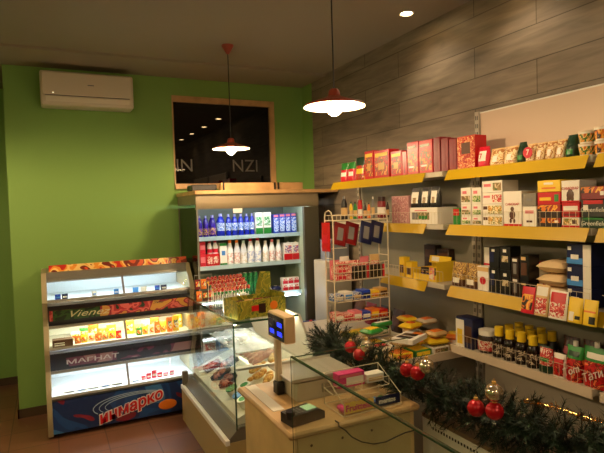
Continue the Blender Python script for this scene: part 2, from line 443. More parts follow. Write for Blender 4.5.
# ------------------------------------------------------------------ air conditioner
t = thing('air_conditioner', 'white wall-mounted split air conditioner high on the green wall', 'air conditioner', (.353, YB, 2.594))
MB().box(.73, .196, .282, (0, -.097, .141), 0, .02, seg=3).build('casing', mat('air_conditioner_white', (214, 200, 176), .4), t)
MB().box(.70, .012, .19, (0, -.198, .175), 0, .005).build('front_panel', mat('air_conditioner_white', (0, 0, 0)), t)
MB().box(.66, .012, .045, (0, -.196, .052), 0, .004, (.25, 0, 0)).build('louver', mat('louver_white', (226, 214, 190), .4), t)
MB().box(.66, .004, .006, (0, -.2005, .082)).build('air_slot', DARK, t)
MB().box(.05, .002, .008, (.02, -.2048, .175)).build('emblem', GREYP, t)
MB().ball(.004, (-.27, -.204, .10)).build('indicator_light', emit('indicator', (255, 230, 190), 3), t)

# ------------------------------------------------------------------ ice cream freezer, three glazed tiers
fz = thing('ice_cream_freezer', 'three-tier lit ice cream freezer with sloping glass against the green wall', 'freezer', (0, 0, 0))
fx0, fx1 = -.068, 1.09
prof = [(4.93, .02), (4.345, .02), (4.33, .04), (4.325, .31), (4.36, .39), (4.44, .49), (4.44, .51), (4.365, .62), (4.35, .675), (4.38, .75), (4.462, .84), (4.462, .89), (4.40, .99), (4.37, 1.035), (4.40, 1.10), (4.49, 1.20), (4.52, 1.245), (4.93, 1.245)]
for xa in (fx0, fx1-.035):
    MB().prism(prof, 'X', xa, xa+.035).build('side_panel', TAN, fz)
ix0, ix1 = fx0+.036, fx1-.036
FWHITE = mat('freezer_inside_white', (232, 236, 238), .5)
MB().bb(ix0, ix1, 4.90, 4.93, .02, 1.22).build('back_wall', FWHITE, fz)
MB().bb(ix0, ix1, 4.36, 4.899, .03, .30).build('plinth', GREYM, fz)
pn = MB().bb(ix0, ix1, 4.332, 4.358, .04, .285).build('front_panel', P_BLUEB, fz)
text(pn, 'инмарко', .120, (.53, 4.326, .150), mat('logo_halo', (224, 214, 210), .4), shear=.25, bold=.010, ext=.001, rot=(PI/2, -.24, 0))
text(pn, 'инмарко', .120, (.53, 4.323, .150), RED, shear=.25, bold=.003, ext=.001, rot=(PI/2, -.24, 0))
sw = MB()
for k in range(3):
    pts = [(.55+.30*math.cos(a)*(1-.08*k)+.02*k, 4.3295, .175+.085*math.sin(a)*(1-.12*k)) for a in [PI*(.25+.9*i/14) for i in range(15)]]
    sw.tube(pts, .003, 0, 5)
sw.build('swirl_emblem', mat('pale_blue_swirl', (150, 170, 190), .4), pn)
MB().ball(.075, (.82, 4.331, .11), sc=(1, .04, .55), sub=3).build('orange_slice_print', ORANGE, pn)
tiers = [(.305, 4.333, 4.445, .485), (.67, 4.358, 4.468, .832), (1.03, 4.385, 4.50, 1.19)]
LAMPC = [(235, 244, 255), (255, 240, 200), (225, 242, 255)]
for i, (z0, ya, yb, z1) in enumerate(tiers):
    MB().bb(ix0, ix1, ya+.015, 4.899, z0-.005 if i else z0+.001, z0+.006).build('tray_floor', FWHITE, fz)
    if i < 2:
        MB().bb(ix0, ix1, yb+.022, 4.899, z1+.026, tiers[i+1][0]-.006).build('tier_body', FWHITE, fz)
    ang = math.atan2(z1-z0, yb-ya); L = math.hypot(z1-z0, yb-ya)
    xm = .525
    fr = MB()
    for (xa, xb) in ((ix0, xm-.008), (xm+.008, ix1)):
        gb = MB(); gb.box(xb-xa-.012, L-.03, .005, ((xa+xb)/2, (ya+yb)/2, (z0+z1)/2), 0, 0, (ang, 0, 0)); gb.build('glass_lid', GLASS, fz, smooth=False)
    fr.box(.016, L, .016, (xm, (ya+yb)/2, (z0+z1)/2), 0, 0, (ang, 0, 0))
    fr.box(ix1-ix0, .02, .016, ((ix0+ix1)/2, ya+.006, z0+.008), 0, 0, (ang, 0, 0)); fr.box(ix1-ix0, .02, .016, ((ix0+ix1)/2, yb-.004, z1-.006), 0, 0, (ang, 0, 0))
    fr.build('lid_frame', GREYM, fz, smooth=False)
    MB().tube([(ix0+.02, yb+.035, z1+.012), (ix1-.02, yb+.035, z1+.012)], .008, 0, 8).build('light_tube', emit('freezer_tube_%d' % i, LAMPC[i], FZ_S[i]), fz)
# header strips between the tiers, leaning forward again
HDK = mat('dark_header', (30, 26, 32), .35)
def lean(z0, y0, z1, y1): return math.atan2(y1-y0, z1-z0)
a1 = lean(.50, 4.44, .645, 4.362)
hd1 = MB().box(ix1-ix0, .008, .165, ((ix0+ix1)/2, 4.407, .566), 0, 0, (-a1, 0, 0)).build('lower_header', HDK, fz)
hb = MB().box(ix1-ix0-.12, .003, .088, (0, 0, 0)).build('lower_banner', P_ICE3, fz, ((ix0+ix1)/2+.05, 4.4045, .556), (-a1, 0, 0))
text(hb, 'МАГНАТ', .06, (-.29, -.003, .0), mat('banner_silver', (214, 206, 200), .4), ext=.0005, bold=.001, sx=1.55)
a2 = lean(.85, 4.466, 1.0, 4.39)
hd2 = MB().box(ix1-ix0, .008, .185, ((ix0+ix1)/2, 4.434, .917), 0, 0, (-a2, 0, 0)).build('middle_header', HDK, fz)
hb = MB().box(ix1-ix0-.02, .003, .098, (0, 0, 0)).build('middle_banner', P_ICE2, fz, ((ix0+ix1)/2, 4.4285, .922), (-a2, 0, 0))
MB().box(.34, .001, .097, (-.34, -.002, 0)).build('dark_green_print', pic('dark_green_banner', [(26, 50, 28), (50, 84, 36), (22, 40, 24)], 8), hb)
text(hb, 'Vienez', .088, (-.26, -.0035, .0), mat('banner_gold', (220, 208, 160), .35), shear=.4, ext=.0005, sx=1.3)
text(hb, 'Экзо', .035, (.28, -.003, .028), DARK, shear=.3, ext=.0005)
MB().bb(ix0, ix1, 4.502, 4.899, 1.215, 1.247).build('top_cover', GREYM, fz)
MB().bb(ix0, ix1, 4.503, 4.512, 1.186, 1.2145).build('top_fascia', GREYM, fz)
MB().prism([(4.54, 1.248), (4.565, 1.297), (4.575, 1.297), (4.575, 1.248)], 'X', ix0+.02, ix1+.02).build('top_banner', P_ICE, fz)

# ------------------------------------------------------------------ open dairy fridge
fr = thing('display_fridge', 'open upright dairy fridge with beige canopy beneath the dark window', 'fridge', (0, 0, 0))
X0, X1, Y0, Y1 = 1.097, 2.235, 4.25, 4.92
FGREY = mat('fridge_grey', (112, 104, 84), .45); FIN = mat('fridge_inside_white', (172, 186, 160), .5)
MB().bb(X0, X1, Y0, Y1, .02, .42, 0, .01).build('base', FGREY, fr)
MB().bb(X0+.03, X1-.06, 4.88, Y1-.002, .42, 1.72).build('back_wall', mat('fridge_back_grey', (104, 112, 96), .5), fr)
MB().bb(X1-.078, X1-.06, 4.30, 4.88, .42, 1.72).build('side_wall', FIN, fr)
MB().prism([(Y1, 1.745), (4.285, 1.745), (4.28, 1.703), (4.262, 1.703), (4.25, 1.725), (4.25, 1.76), (4.262, 1.825), (Y1, 1.825)], 'X', X0+.002, X1).build('canopy', mat('canopy_beige', (126, 112, 88), .4), fr)
MB().bb(X0+.004, X0+.016, Y0, Y0+.02, .42, 1.703).build('front_post', GREYM, fr)
MB().bb(X1-.15, X1-.004, Y0, Y0+.04, .42, 1.70).build('front_post', mat('dark_olive_post', (74, 70, 54), .5), fr)
MB().bb(X0+.006, X0+.014, Y0+.036, Y1-.004, .42, 1.718).build('side_glass', glassmat('smoky_side_glass', (128, 128, 108), 1.45), fr, smooth=False)
MB().bb(X1-.03, X1-.022, Y0+.04, Y1-.004, .42, 1.718).build('side_glass', glassmat('smoky_side_glass'), fr, smooth=False)
MB().bb(X0+.004, X0+.03, Y1-.05, Y1-.003, .42, 1.718).build('rear_post', FGREY, fr)
FSH = [1.455, 1.195, .905]
RAIL = mat('pale_price_rail', (176, 200, 200), .35)
for z in FSH:
    sh = MB().bb(X0+.018, X1-.079, 4.51, 4.88, z-.02, z).build('shelf', FIN, fr)
    MB().bb(X0+.018, X1-.079, 4.497, 4.509, z-.03, z+.006).build('price_rail', RAIL, sh)
MB().tube([(X0+.06, 4.31, 1.728), (X1-.12, 4.31, 1.728)], .011, 0, 8).build('light_tube', emit('fridge_tube', (225, 240, 255), FR_S), fr)
MB().bb(1.42, 1.50, 4.262, 4.264, 1.665, 1.702).build('price_card', PAPER, fr)
fl = MB().tube([(X0+.06, 4.46, .875), (X1-.12, 4.46, .875)], .006, 0, 6).build('light_tube', emit('fridge_tube_low', (225, 240, 255), FR_S*.5), fr)

# timber laid over the fridge
t = thing('fridge_top_board', 'long pale timber board lying along the top of the dairy fridge', 'board', (0, 0, 0))
MB().bb(1.09, XR-.006, 4.24, 4.93, 1.826, 1.858, 0, .003).build('board', WOODTRIM, t)
t = thing('timber_beam', 'thick pale timber beam with black clips on the board over the fridge', 'beam', (0, 0, 0))
MB().bb(1.34, 2.12, 4.33, 4.40, 1.8585, 1.925, 0, .004).build('beam', WOODTRIM, t)
for x in (1.355, 1.83, 1.865):
    MB().bb(x, x+.014, 4.318, 4.329, 1.862, 1.925).build('clip', BLACK, t)
t = tag(MB().box(.22, .16, .055, (0, 0, .0275), 0, .01).build('flat_case', DARK, None, (1.20, 4.42, 1.8585)), 'flat dark case lying at the left end of the board over the fridge', 'case')
b = MB()
for k in range(3):
    b.tube([(0+.3*i/12, .03*math.sin(i*1.3+k*2), .012+.014*abs(math.sin(i*.9+k))) for i in range(13)], .005, 0, 5)
tag(b.build('cable', GREYP, None, (1.85, 4.47, 1.8585)), 'loose grey cable lying on the board over the fridge', 'cable')

# ------------------------------------------------------------------ glass deli case
dl = thing('deli_case', 'low glass-fronted deli case with tan base in front of the freezer', 'display case', (0, 0, 0))
DX0, DX1, DY0, DY1 = .915, 1.575, 3.03, 4.22
MB().bb(DX0, DX1, DY0, DY1, 0, .275, 0, .004).build('base', mat('tan_base_panel', (176, 154, 104), .45), dl)
MB().bb(DX0-.006, DX0+.02, DY0-.004, DY1, .262, .292).build('front_strip', mat('bright_white_strip', (244, 240, 230), .35), dl)
MB().prism([(DX0+.021, .276), (DX1, .276), (DX1, .40), (1.0, .36), (DX0+.021, .30)], 'Y', DY0, DY1).build('rim', mat('rim_grey', (120, 114, 100), .4, .2), dl)
MB().prism([(1.0, .362), (DX1-.01, .4005), (DX1-.01, .62), (1.0, .404)], 'Y', DY0+.03, DY1-.03).build('display_deck', mat('deck_white', (224, 216, 196), .4), dl)
MB().bb(.984, .992, DY0, DY1, .345, 1.0).build('front_glass', GLASS, dl, smooth=False)
MB().prism([(.993, .348), (DX1-.02, .402), (DX1-.02, .66), (1.42, .998), (.993, .998)], 'Y', DY0, DY0+.008).build('end_glass', GLASS, dl, smooth=False)
MB().bb(.984, 1.42, DY0, DY1, 1.001, 1.009).build('top_glass', GLASS, dl, smooth=False)
e = MB(); e.bb(.980, .985, DY0-.002, DY1, .996, 1.0105); e.bb(.980, 1.42, DY0-.005, DY0-.001, .998, 1.0105); e.bb(.979, .987, DY0-.003, DY0+.002, .345, .998)
e.build('glass_edge', GEDGE, dl, smooth=False)
MB().bb(.994, 1.44, 3.10, 4.15, .715, .721).build('glass_shelf', GLASS, dl, smooth=False)
for y in (DY0+.02, DY1-.035): MB().bb(1.0, 1.42, y, y+.015, .70, .714).build('shelf_bracket', STEEL, dl)
MB().prism([(1.425, 1.005), (1.44, 1.005), (DX1+.01, .62), (DX1-.008, .62)], 'Y', DY0+.01, DY1-.01).build('rear_door', mat('rear_door_white', (206, 200, 186), .4), dl)
MB().box(.045, .04, .11, (.94, 4.19, .35), 0, .006).build('corner_post', mat('post_grey', (108, 100, 84), .5), dl)
MB().tube([(1.01, DY0+.05, .985), (1.01, DY1-.05, .985)], .006, 0, 6).build('light_tube', emit('deli_tube', (255, 236, 200), DELI_S), dl)

MB().tube([(1.40, DY0+.05, .985), (1.40, DY1-.05, .985)], .006, 0, 6).build('light_tube', emit('deli_tube', (255, 236, 200), DELI_S), dl)  # second tube, added at the rear to brighten the deck

# ------------------------------------------------------------------ serving table
tb = thing('serving_table', 'light wooden serving table holding the scale and card terminal', 'table', (0, 0, 0))
TZ = .78
MB().bb(.838, 1.50, 1.905, 2.56, TZ-.03, TZ, 0, .01).build('tabletop', TABLETOP, tb)
MB().bb(.868, .888, 1.94, 2.53, 0, TZ-.031).build('side_panel', PLY, tb)
MB().bb(1.465, 1.485, 1.94, 2.53, 0, TZ-.031).build('side_panel', PLY, tb)
b = MB(); b.bb(.889, 1.464, 1.935, 1.953, .08, TZ-.031)
for x in (.95, 1.1, 1.25, 1.42):
    for z in (.70, .3): b.cyl(.006, .003, (x, 1.936, z), 1, 8, (PI/2, 0, 0))
b.build('front_panel', [PLY, BROWN], tb)
MB().bb(.875, .93, 2.16, 2.54, TZ+.0005, TZ+.003).build('sheen_inlay', mat('inlay_sheen_white', (240, 234, 220), .15), tb)  # glossy strip, its white colour takes in the light it reflects

# ------------------------------------------------------------------ glass showcase in front
sc = thing('glass_showcase', 'clear glass showcase with green-edged panes standing before the serving table', 'showcase', (0, 0, 0))
GX, GY, GZ = .846, 1.888, 1.10
MB().bb(GX, GX+.008, .55, GY, .10, GZ).build('side_pane', GLASS, sc, smooth=False)
MB().bb(GX+.009, 1.42, GY-.008, GY, .10, GZ).build('end_pane', GLASS, sc, smooth=False)
MB().bb(GX-.001, GX+.009, .55, GY, GZ+.0002, GZ+.006).build('pane_edge', GEDGE, sc, smooth=False)
MB().bb(GX+.01, 1.42, GY-.0085, GY+.0005, GZ+.0002, GZ+.002).build('pane_edge', GEDGE, sc, smooth=False)
MB().bb(GX-.001, GX+.001, GY-.001, GY+.001, .10, GZ).build('pane_edge', GEDGE, sc, smooth=False)
MB().bb(GX-.02, 1.44, .55, GY+.006, 0, .098).build('base', TAN, sc)
MB().bb(GX+.012, 1.41, .56, GY-.012, .40, .408).build('glass_shelf', GLASS, sc, smooth=False)
for y in (.62, 1.83):
    for x in (GX+.012, 1.39): MB().bb(x, x+.018, y, y+.02, .0985, .3995).build('shelf_support', STEEL, sc)

# ------------------------------------------------------------------ perforated cabinet under the garland
pc = thing('perforated_cabinet', 'white metal cabinet with perforated side panel beneath the garland', 'cabinet', (0, 0, 0))
PX, PY0, PY1, PZ = 1.57, .5, 1.985, .70
MB().bb(PX+.006, 1.95, PY0, PY1-.002, .03, PZ-.02).build('body', WHITEM, pc)
MB().bb(PX, 1.96, PY0, PY1, PZ-.019, PZ).build('top', mat('brown_cabinet_top', (120, 96, 74), .5), pc)
b = MB(); b.bb(PX, PX+.005, PY0+.005, PY1-.002, .03, PZ-.02)
for zz in (PZ-.05, PZ-.175, PZ-.195, PZ-.32, PZ-.34):
    for k in range(72):
        b.bb(PX-.0012, PX+.001, PY1-.075-k*.0185-.009, PY1-.075-k*.0185, zz-.006, zz+.006, 1)
b.build('perforated_panel', [WHITEM, BLACK], pc)

# ------------------------------------------------------------------ wall shelving bays
S = [1.888, 1.565, 1.199, .843]
def bay(label, y0, y1, top, far=False, shelves=S, low=True, side=None):
    t = thing('shelving_bay', label, 'shelving', (0, 0, 0))
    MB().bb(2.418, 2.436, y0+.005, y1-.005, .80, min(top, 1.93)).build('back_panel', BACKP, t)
    if low: MB().bb(2.418, 2.436, y0+.005, y1-.005, .12, .7995).build('back_panel', mat('lower_panel_lightened', (196, 188, 168), .5), t)  # lighter colour makes up for light missing beneath the lowest shelf
    if top > 2: MB().bb(2.416, 2.436, y0+.005, y1-.005, 1.9305, top).build('back_panel', TOPP, t)
    MB().bb(2.416, 2.437, y0, y1, top+.0005, top+.008).build('top_trim', WHITEM, t)
    for i, z in enumerate(shelves):
        sh = MB().bb(2.152, 2.416, y0+.006, y1-.006, z-.032, z, 0, .002).build('shelf', SHELFM, t)
        ya = 3.12 if far and i else y1-.008
        yb_ = 2.63 if far else y0+.012
        if i == 3:
            MB().bb(2.146, 2.1515, y0+.008, y1-.008, z-.042, z+.003).build('shelf_lip', CREAM, sh)
        else:
            MB().prism([(2.1515, z+.002), (2.1495, z+.002), (2.118, z-.058), (2.121, z-.058)], 'Y', yb_, ya).build('price_strip', YEL, sh)
        if i:
            b = MB(); b.tube([(2.155, y0+.02, z+.075), (2.155, ya-.01, z+.075)], .0013, 0, 4)
            n = int((ya-y0)/.032)
            for k in range(n): b.tube([(2.155, y0+.02+k*.032, z+.0005), (2.155, y0+.02+k*.032, z+.075)], .0008, 0, 4)
            b.build('wire_fence', WIRE, sh)
    return t
def upright(parent, y, top):
    b = MB(); b.bb(2.405, 2.4355, y-.016, y+.016, .02, top)
    k = 0
    while .3+k*.05 < top-.03:
        z = .3+k*.05
        b.bb(2.4035, 2.406, y-.009, y-.004, z, z+.026, 1); b.bb(2.4035, 2.406, y+.004, y+.009, z, z+.026, 1); k += 1
    return b.build('upright', [mat('upright_grey', (172, 162, 146), .4), DARK], parent)
bl = bay('far shelving bay with red sweets boxes on top and wire rack before it', 2.475, 3.82, 1.93, True, S[:3], False)
CZ = .775
db = MB().bb(1.602, 2.415, 2.478, 3.75, CZ-.03, CZ, 0, .003).build('deep_shelf', SHELFM, bl)
MB().bb(1.602, 2.40, 2.470, 2.4775, CZ-.035, CZ+.012).build('edge_rail', CREAM, db); MB().bb(1.594, 1.6015, 2.470, 3.75, CZ-.035, CZ+.02).build('edge_rail', CREAM, db)
MB().bb(1.62, 1.64, 2.49, 3.73, 0, CZ-.031).build('front_panel', GREYM, bl)
for y in (2.49, 3.71): MB().bb(1.641, 2.40, y, y+.02, 0, CZ-.031).build('end_panel', GREYM, bl)
upright(bl, 3.84, 2.1); upright(bl, 2.49, 2.1)
br = bay('middle shelving bay with white tea boxes and dark syrup bottles', 1.512, 2.432, 2.237)
upright(br, 2.448, 2.25)
bn = bay('nearest shelving bay at the right edge of the picture', .56, 1.491, 2.237)
upright(bn, 1.474, 2.25); upright(bn, .545, 2.25)

# ------------------------------------------------------------------ white cabinet between fridge and rack
wc = thing('white_cupboard', 'narrow white cupboard standing between the dairy fridge and the wire rack', 'cupboard', (2.27, 4.09, 0))
MB().box(.26, .22, 1.20, (0, 0, .62), 0, .006).build('body', mat('cupboard_white', (206, 200, 184), .4), wc)
MB().box(.25, .012, 1.10, (0, -.1165, .62), 0, .003).build('door', mat('cupboard_white', (0, 0, 0)), wc)
MB().box(.012, .014, .10, (-.10, -.129, .78), 0, .004).build('handle', GREYM, wc)
MB().box(.25, .21, .018, (0, 0, .009)).build('plinth', DARK, wc)
tag(carton('storage_carton', .2, .16, .18, mat('pale_blue_card', (140, 146, 156), .6), [(.1, .55, .9, .6, PAPER)]), 'pale blue carton standing on top of the narrow white cupboard', 'carton').location = (2.30, 4.09, 1.2205)
# ================================================================== goods on the right-hand wall
FX = 2.168
TXR = (PI/2, 0, RW)
def onwall(o, y, z, d, label, cat, group=None, back=0, yaw=0):
    o.location = (FX+d/2+back, y, z); o.rotation_euler = (0, 0, RW+yaw)
    return tag(o, label, cat, group)
def col(items, d, specs, labels, cat, group, z0, back=0):
    """a column of cartons standing on each other; items = (y, width, top height) from the bottom up"""
    z = z0; prev = 0; out = []
    for (y, w, h), (nm, body, fr), lb in zip(items, specs, labels):
        hh = h-prev-.0008
        o = carton(nm, w-.003, d, hh, body, fr)
        onwall(o, y, z+.0004, d, lb, cat, group, back); z += h-prev; prev = h; out.append((o, w, hh))
    return out

# ---- top shelf
z = 1.889
row = [(3.687, 0.112, 0.154), (3.572, 0.102, 0.152), (3.439, 0.148, 0.178)]
for i, (y, w, h) in enumerate(row):
    o = pouch('snack_pouch', w, .05, h, DGRN if i == 2 else GRN, [(0, 0, 1, .62, P_FRUIT if i == 2 else CRIM), (.2, .3, .8, .5, PAPER if i < 2 else YELLOW)], i)
    onwall(o, y, z, .05, ['leftmost green-topped red pouch on the top shelf', 'second green-topped red pouch on the top shelf', 'dark green pouch with a yellow print beside the red pouches'][i], 'pouch', 'green-topped pouches on the top shelf')
row = [(3.299, 0.117, 0.21), (3.139, 0.191, 0.199), (2.962, 0.126, 0.173), (2.869, 0.05, 0.159), (2.78, 0.117, 0.213), (2.65, 0.133, 0.209), (2.544, 0.064, 0.212), (2.473, 0.065, 0.197), (2.403, 0.065, 0.184), (2.294, 0.141, 0.186)]
nm = ['leftmost shiny red sweets box on the top shelf', 'broad shiny red sweets box with gold glints', 'red sweets box with green print beside the broad one', 'narrow dark red box squeezed before the two tall red ones', 'tall red sweets box with picture, first of the tall pair', 'tall red sweets box with picture, nearer of the tall pair',
      'plain crimson box right after the tall pair', 'middle one of the three plain crimson boxes', 'plain crimson box touching the dotted red box', 'red box with orange dots and a dark picture']
for i, (y, w, h) in enumerate(row):
    if i in (0, 1, 2): fr = [(.08, .1, .92, .9, P_FRUIT), (.1, .78, .9, .9, YELLOW), (.3, .3, .7, .55, GOLD)]
    elif i in (4, 5): fr = [(.06, .08, .94, .7, P_FRUIT), (.1, .8, .8, .88, PAPER), (.15, .2, .6, .26, PAPER)]
    elif i == 9: fr = [(.0, .0, 1, .98, P_POLKA), (.25, .45, .75, .8, BROWN)]
    else: fr = [(.4, .1, .6, .85, DRED)]
    o = carton('sweets_box', w-.002, .09, h, RED if i < 6 else (DRED if i < 9 else RED), fr)
    onwall(o, y, z, .09, nm[i], 'box', 'red sweets boxes on the top shelf')
row = [(2.179, 0.078, 0.112)]
for y, w, h in row:
    o = pouch('croissant_pack', w, .06, h, CRIM, [(.2, .3, .85, .75, PAPER)], 3); onwall(o, y, z, .06, 'small crimson pastry pack beside the shelf upright', 'pack')
    text(o, '7', .045, (0, -.034, h*.5), RED)
row = [(2.085, 0.095, 0.093), (1.99, 0.089, 0.093), (1.864, 0.057, 0.091), (1.805, 0.056, 0.09), (1.748, 0.054, 0.089), (1.693, 0.052, 0.091)]
for i, (y, w, h) in enumerate(row):
    o = pouch('croissant_pack', w, .07, h, TANP, [(0, .1, 1, .9, P_CROIS), (.3, .25, .7, .6, PAPER)], i+11)
    onwall(o, y, z, .07, ['tan pastry pack nearest the upright', 'tan pastry pack just left of the first dark green pack', 'tan pastry pack with red disc right of the first dark green pack', 'tan pastry pack, second after the first dark green pack', 'tan pastry pack, third after the first dark green pack', 'tan pastry pack just left of the second dark green pack'][i], 'pack', 'pastry packs on the top shelf')
    if i == 2:
        MB().cyl(.028, .002, (0, -.0365, h*.5), 0, 16, (PI/2, 0, 0)).build('logo_disc', CRIM, o); text(o, '7', .04, (0, -.0392, h*.5), PAPER)
row = [(1.921, 0.044, 0.106), (1.639, 0.05, 0.105)]
for i, (y, w, h) in enumerate(row):
    o = pouch('biscuit_pack', w, .07, h, DGRN, [(.2, .15, .8, .35, GRN)], i); onwall(o, y, z, .07, ['dark green pack standing among the tan pastry packs', 'dark green pack standing beside the noodle tubs'][i], 'pack')
row = [(1.572, 0.077, 0.057), (1.496, 0.07, 0.062), (1.428, 0.061, 0.07)]
for i, (y, w, h) in enumerate(row):
    for k in range(2):
        r = w/2-.001; hh = h*.98
        b = MB(); b.lathe([(0, 0), (r*.78, 0), (r*.98, hh*.9), (0, hh*.9)], seg=20)
        o = b.build('noodle_tub', PAPER)
        MB().lathe([(r*.84, hh*.1), (r*.965, hh*.75), (r*.95, hh*.75), (r*.83, hh*.1), (r*.84, hh*.1)], seg=20).build('label', [P_SUN if i == 1 else pic('noodle_print', [(226, 150, 40), (60, 110, 40), (240, 200, 120), (200, 110, 40)], 24)], o)
        MB().lathe([(0, hh*.902), (r, hh*.902), (r, hh), (0, hh)], seg=20).build('lid', CREAM, o)
        onwall(o, y, z+k*(hh+.0005), w, ['%s noodle tub of the stack beside the dark green pack', '%s noodle tub of the middle tub stack', '%s noodle tub of the stack nearest the camera'][i] % ('bottom', 'top')[k], 'tub', 'noodle tubs on the top shelf')
# a few things further along the nearest bay
for i, y in enumerate((1.20, 1.08, .96)):
    onwall(carton('biscuit_box', .10, .12, .16, [DRED, YELLOW, NAVY][i], [(.1, .2, .9, .8, P_MIX)]), y, z, .12, ['dark red', 'yellow', 'navy'][i]+' biscuit box on the nearest bay\'s top shelf', 'box')

# ---- second shelf
z = 1.566
row = [(2.93, 0.192, 0.186), (2.687, 0.274, 0.105)]
y, w, h = row[0]; onwall(carton('tall_pink_carton', w, .1, h, mat('faded_pink', (190, 140, 140), .5), [(.05, .05, .95, .95, pic('pink_mottle', [(196, 140, 140), (170, 110, 116), (214, 176, 170)], 40))]), y, z, .1, 'tall mottled pink carton behind the wire rack on the second shelf', 'carton')
y, w, h = row[1]; o = carton('white_gift_box', w, .16, h, PAPER, [(.08, .25, .72, .72, P_TEA), (.1, .3, .3, .68, GREYP), (.35, .3, .65, .5, GRN), (.2, .78, .65, .84, PINK)])
onwall(o, y, z, .16, 'white box with a picture window under three black packets', 'box')
row2 = [(2.777, 0.104, 0.234), (2.677, 0.084, 0.235), (2.59, 0.08, 0.238)]
for i, (yy, w2, h2) in enumerate(row2):
    p = pouch('coffee_packet', w2, .05, h2-h-.001, BLACK, [(.2, .2, .8, .82, PAPER), (.3, .25, .7, .5, P_TEA)], i)
    onwall(p, yy, z+h+.0005, .05, '%s black coffee packet with white label standing on the white box' % ('left', 'middle', 'right')[i], 'packet', 'black packets on the white box')
row = [(2.383, 0.059, 0.098)]
y, w, h = row[0]; onwall(carton('small_green_carton', w, .06, h, GRN, [(.1, .55, .9, .95, RED)]), y, z, .06, 'small green and red carton left of the white tea boxes', 'carton')
TB = ('tea_box', PAPER, [(.08, .12, .92, .5, P_TEA), (.2, .62, .6, .8, PINK)]); TB2 = ('tea_box', PAPER, [(.1, .12, .9, .5, pic('green_tea_picture', [(120, 160, 70), (214, 210, 170), (80, 120, 50)], 40)), (.2, .62, .6, .8, PINK)])
TB3 = ('tea_box', PAPER, [(.5, .15, .96, .8, P_BERRY), (.08, .55, .4, .75, PINK)]); TB4 = ('tea_box', PAPER, [(.3, .1, .96, .85, P_FLOW), (.06, .5, .26, .8, BROWN)])
col([(2.303, 0.083, 0.052), (2.303, 0.083, 0.12), (2.303, 0.083, 0.214)], .12, [TB2, TB, TB], ['%s white tea box of the column beside the green carton' % k for k in ('bottom', 'middle', 'top')], 'box', 'white tea boxes on the second shelf', z)
col([(2.219, 0.078, 0.051), (2.219, 0.078, 0.119), (2.219, 0.078, 0.212)], .12, [TB, TB2, TB2], ['%s white tea box of the second column from the green carton' % k for k in ('bottom', 'middle', 'top')], 'box', 'white tea boxes on the second shelf', z)
col([(2.104, 0.146, 0.057), (2.104, 0.146, 0.117), (2.104, 0.146, 0.179), (2.104, 0.146, 0.243)], .12, [TB4, TB4, TB3, ('tea_box', PAPER, [(.55, .15, .95, .8, P_TEA), (.1, .5, .45, .75, PINK)])], ['%s of the four wide white tea boxes beside the bear box' % k for k in ('bottom one', 'second up', 'third up', 'top one')], 'box', 'white tea boxes on the second shelf', z)
row = [(1.968, 0.12, 0.181), (1.861, 0.087, 0.1)]
def bear_box(y, w, h, zz, label):
    o = carton('tea_carton', w-.002, .12, h, PAPER, [(.0, .0, 1, .06, RED)])
    text(o, 'САМОВАР', .0175, (0, -.0615, h*.62), RED, ext=.0004)
    b = MB(); b.ball(.020, (0, -.0605, h*.32), sc=(1, .08, 1.2)); b.ball(.012, (0, -.0605, h*.49), sc=(1, .1, 1)); b.ball(.008, (-.011, -.0605, h*.15), sc=(1, .1, 1.6)); b.ball(.008, (.011, -.0605, h*.15), sc=(1, .1, 1.6))
    b.build('brown_emblem', BROWN, o)
    return onwall(o, y, zz, .12, label, 'box', 'white tea cartons with brown emblem')
y, w, h = row[0]; bear_box(y, w, h, z, 'tall white tea carton with brown emblem standing on the shelf itself')
y, w, h = row[1]; o = carton('small_white_box', w-.002, .1, h, PAPER, [(.2, .65, .8, .8, PINK), (.3, .2, .7, .3, BROWN)]); onwall(o, y, z, .1, 'small white box right of the tall white tea carton', 'box')
y2, w2, h2 = [(1.861, 0.087, 0.167)][0]
onwall(carton('grey_box', w2-.004, .09, h2-h-.001, mat('grey_card', (124, 118, 106), .5), [(.3, .4, .7, .6, GREYP)]), y2, z+h+.0005, .09, 'plain grey box on top of the small white box', 'box')
cc = col([(1.748, 0.131, 0.043), (1.748, 0.131, 0.105), (1.748, 0.131, 0.168), (1.748, 0.131, 0.225)], .13,
    [('tea_box', CHOC, [(.0, .45, 1, 1, P_SUN), (.75, .5, .9, .75, PAPER)]), ('tea_box', CHOC, [(.0, .5, 1, 1, P_SUN)]), ('tea_box', RED, [(.75, .25, .92, .8, GRN), (.1, .35, .6, .6, YELLOW)]), ('tea_box', YELLOW, [(.3, .62, .7, .8, PAPER), (.2, .25, .8, .4, ORANGE)])],
    ['dark sunset-print tea box at the bottom of its column', 'dark sunset-print tea box under the red one', 'red tea box second from the top of its column', 'yellow tea box topping the column'], 'box', 'coloured tea boxes on the second shelf', z)
r3_ = [(1.632, 0.095, 0.046), (1.632, 0.095, 0.117), (1.632, 0.095, 0.218)]
col(r3_[:2], .13, [('tea_box', PAPER, [(.0, .0, 1, .2, RED), (.1, .25, .9, .9, P_FLOW), (.6, .35, .85, .75, BROWN)]), ('tea_box', RED, [(.1, .45, .9, .75, PAPER), (.1, .1, .9, .25, DRED)])], ['white flower-print tea box under the red one', 'red tea box carrying the second white tea carton'], 'box', 'coloured tea boxes on the second shelf', z)
y, w, h = r3_[2]; bear_box(y, w, h-r3_[1][2]-.001, z+r3_[1][2]+.0005, 'white tea carton with brown emblem standing on the red tea box')
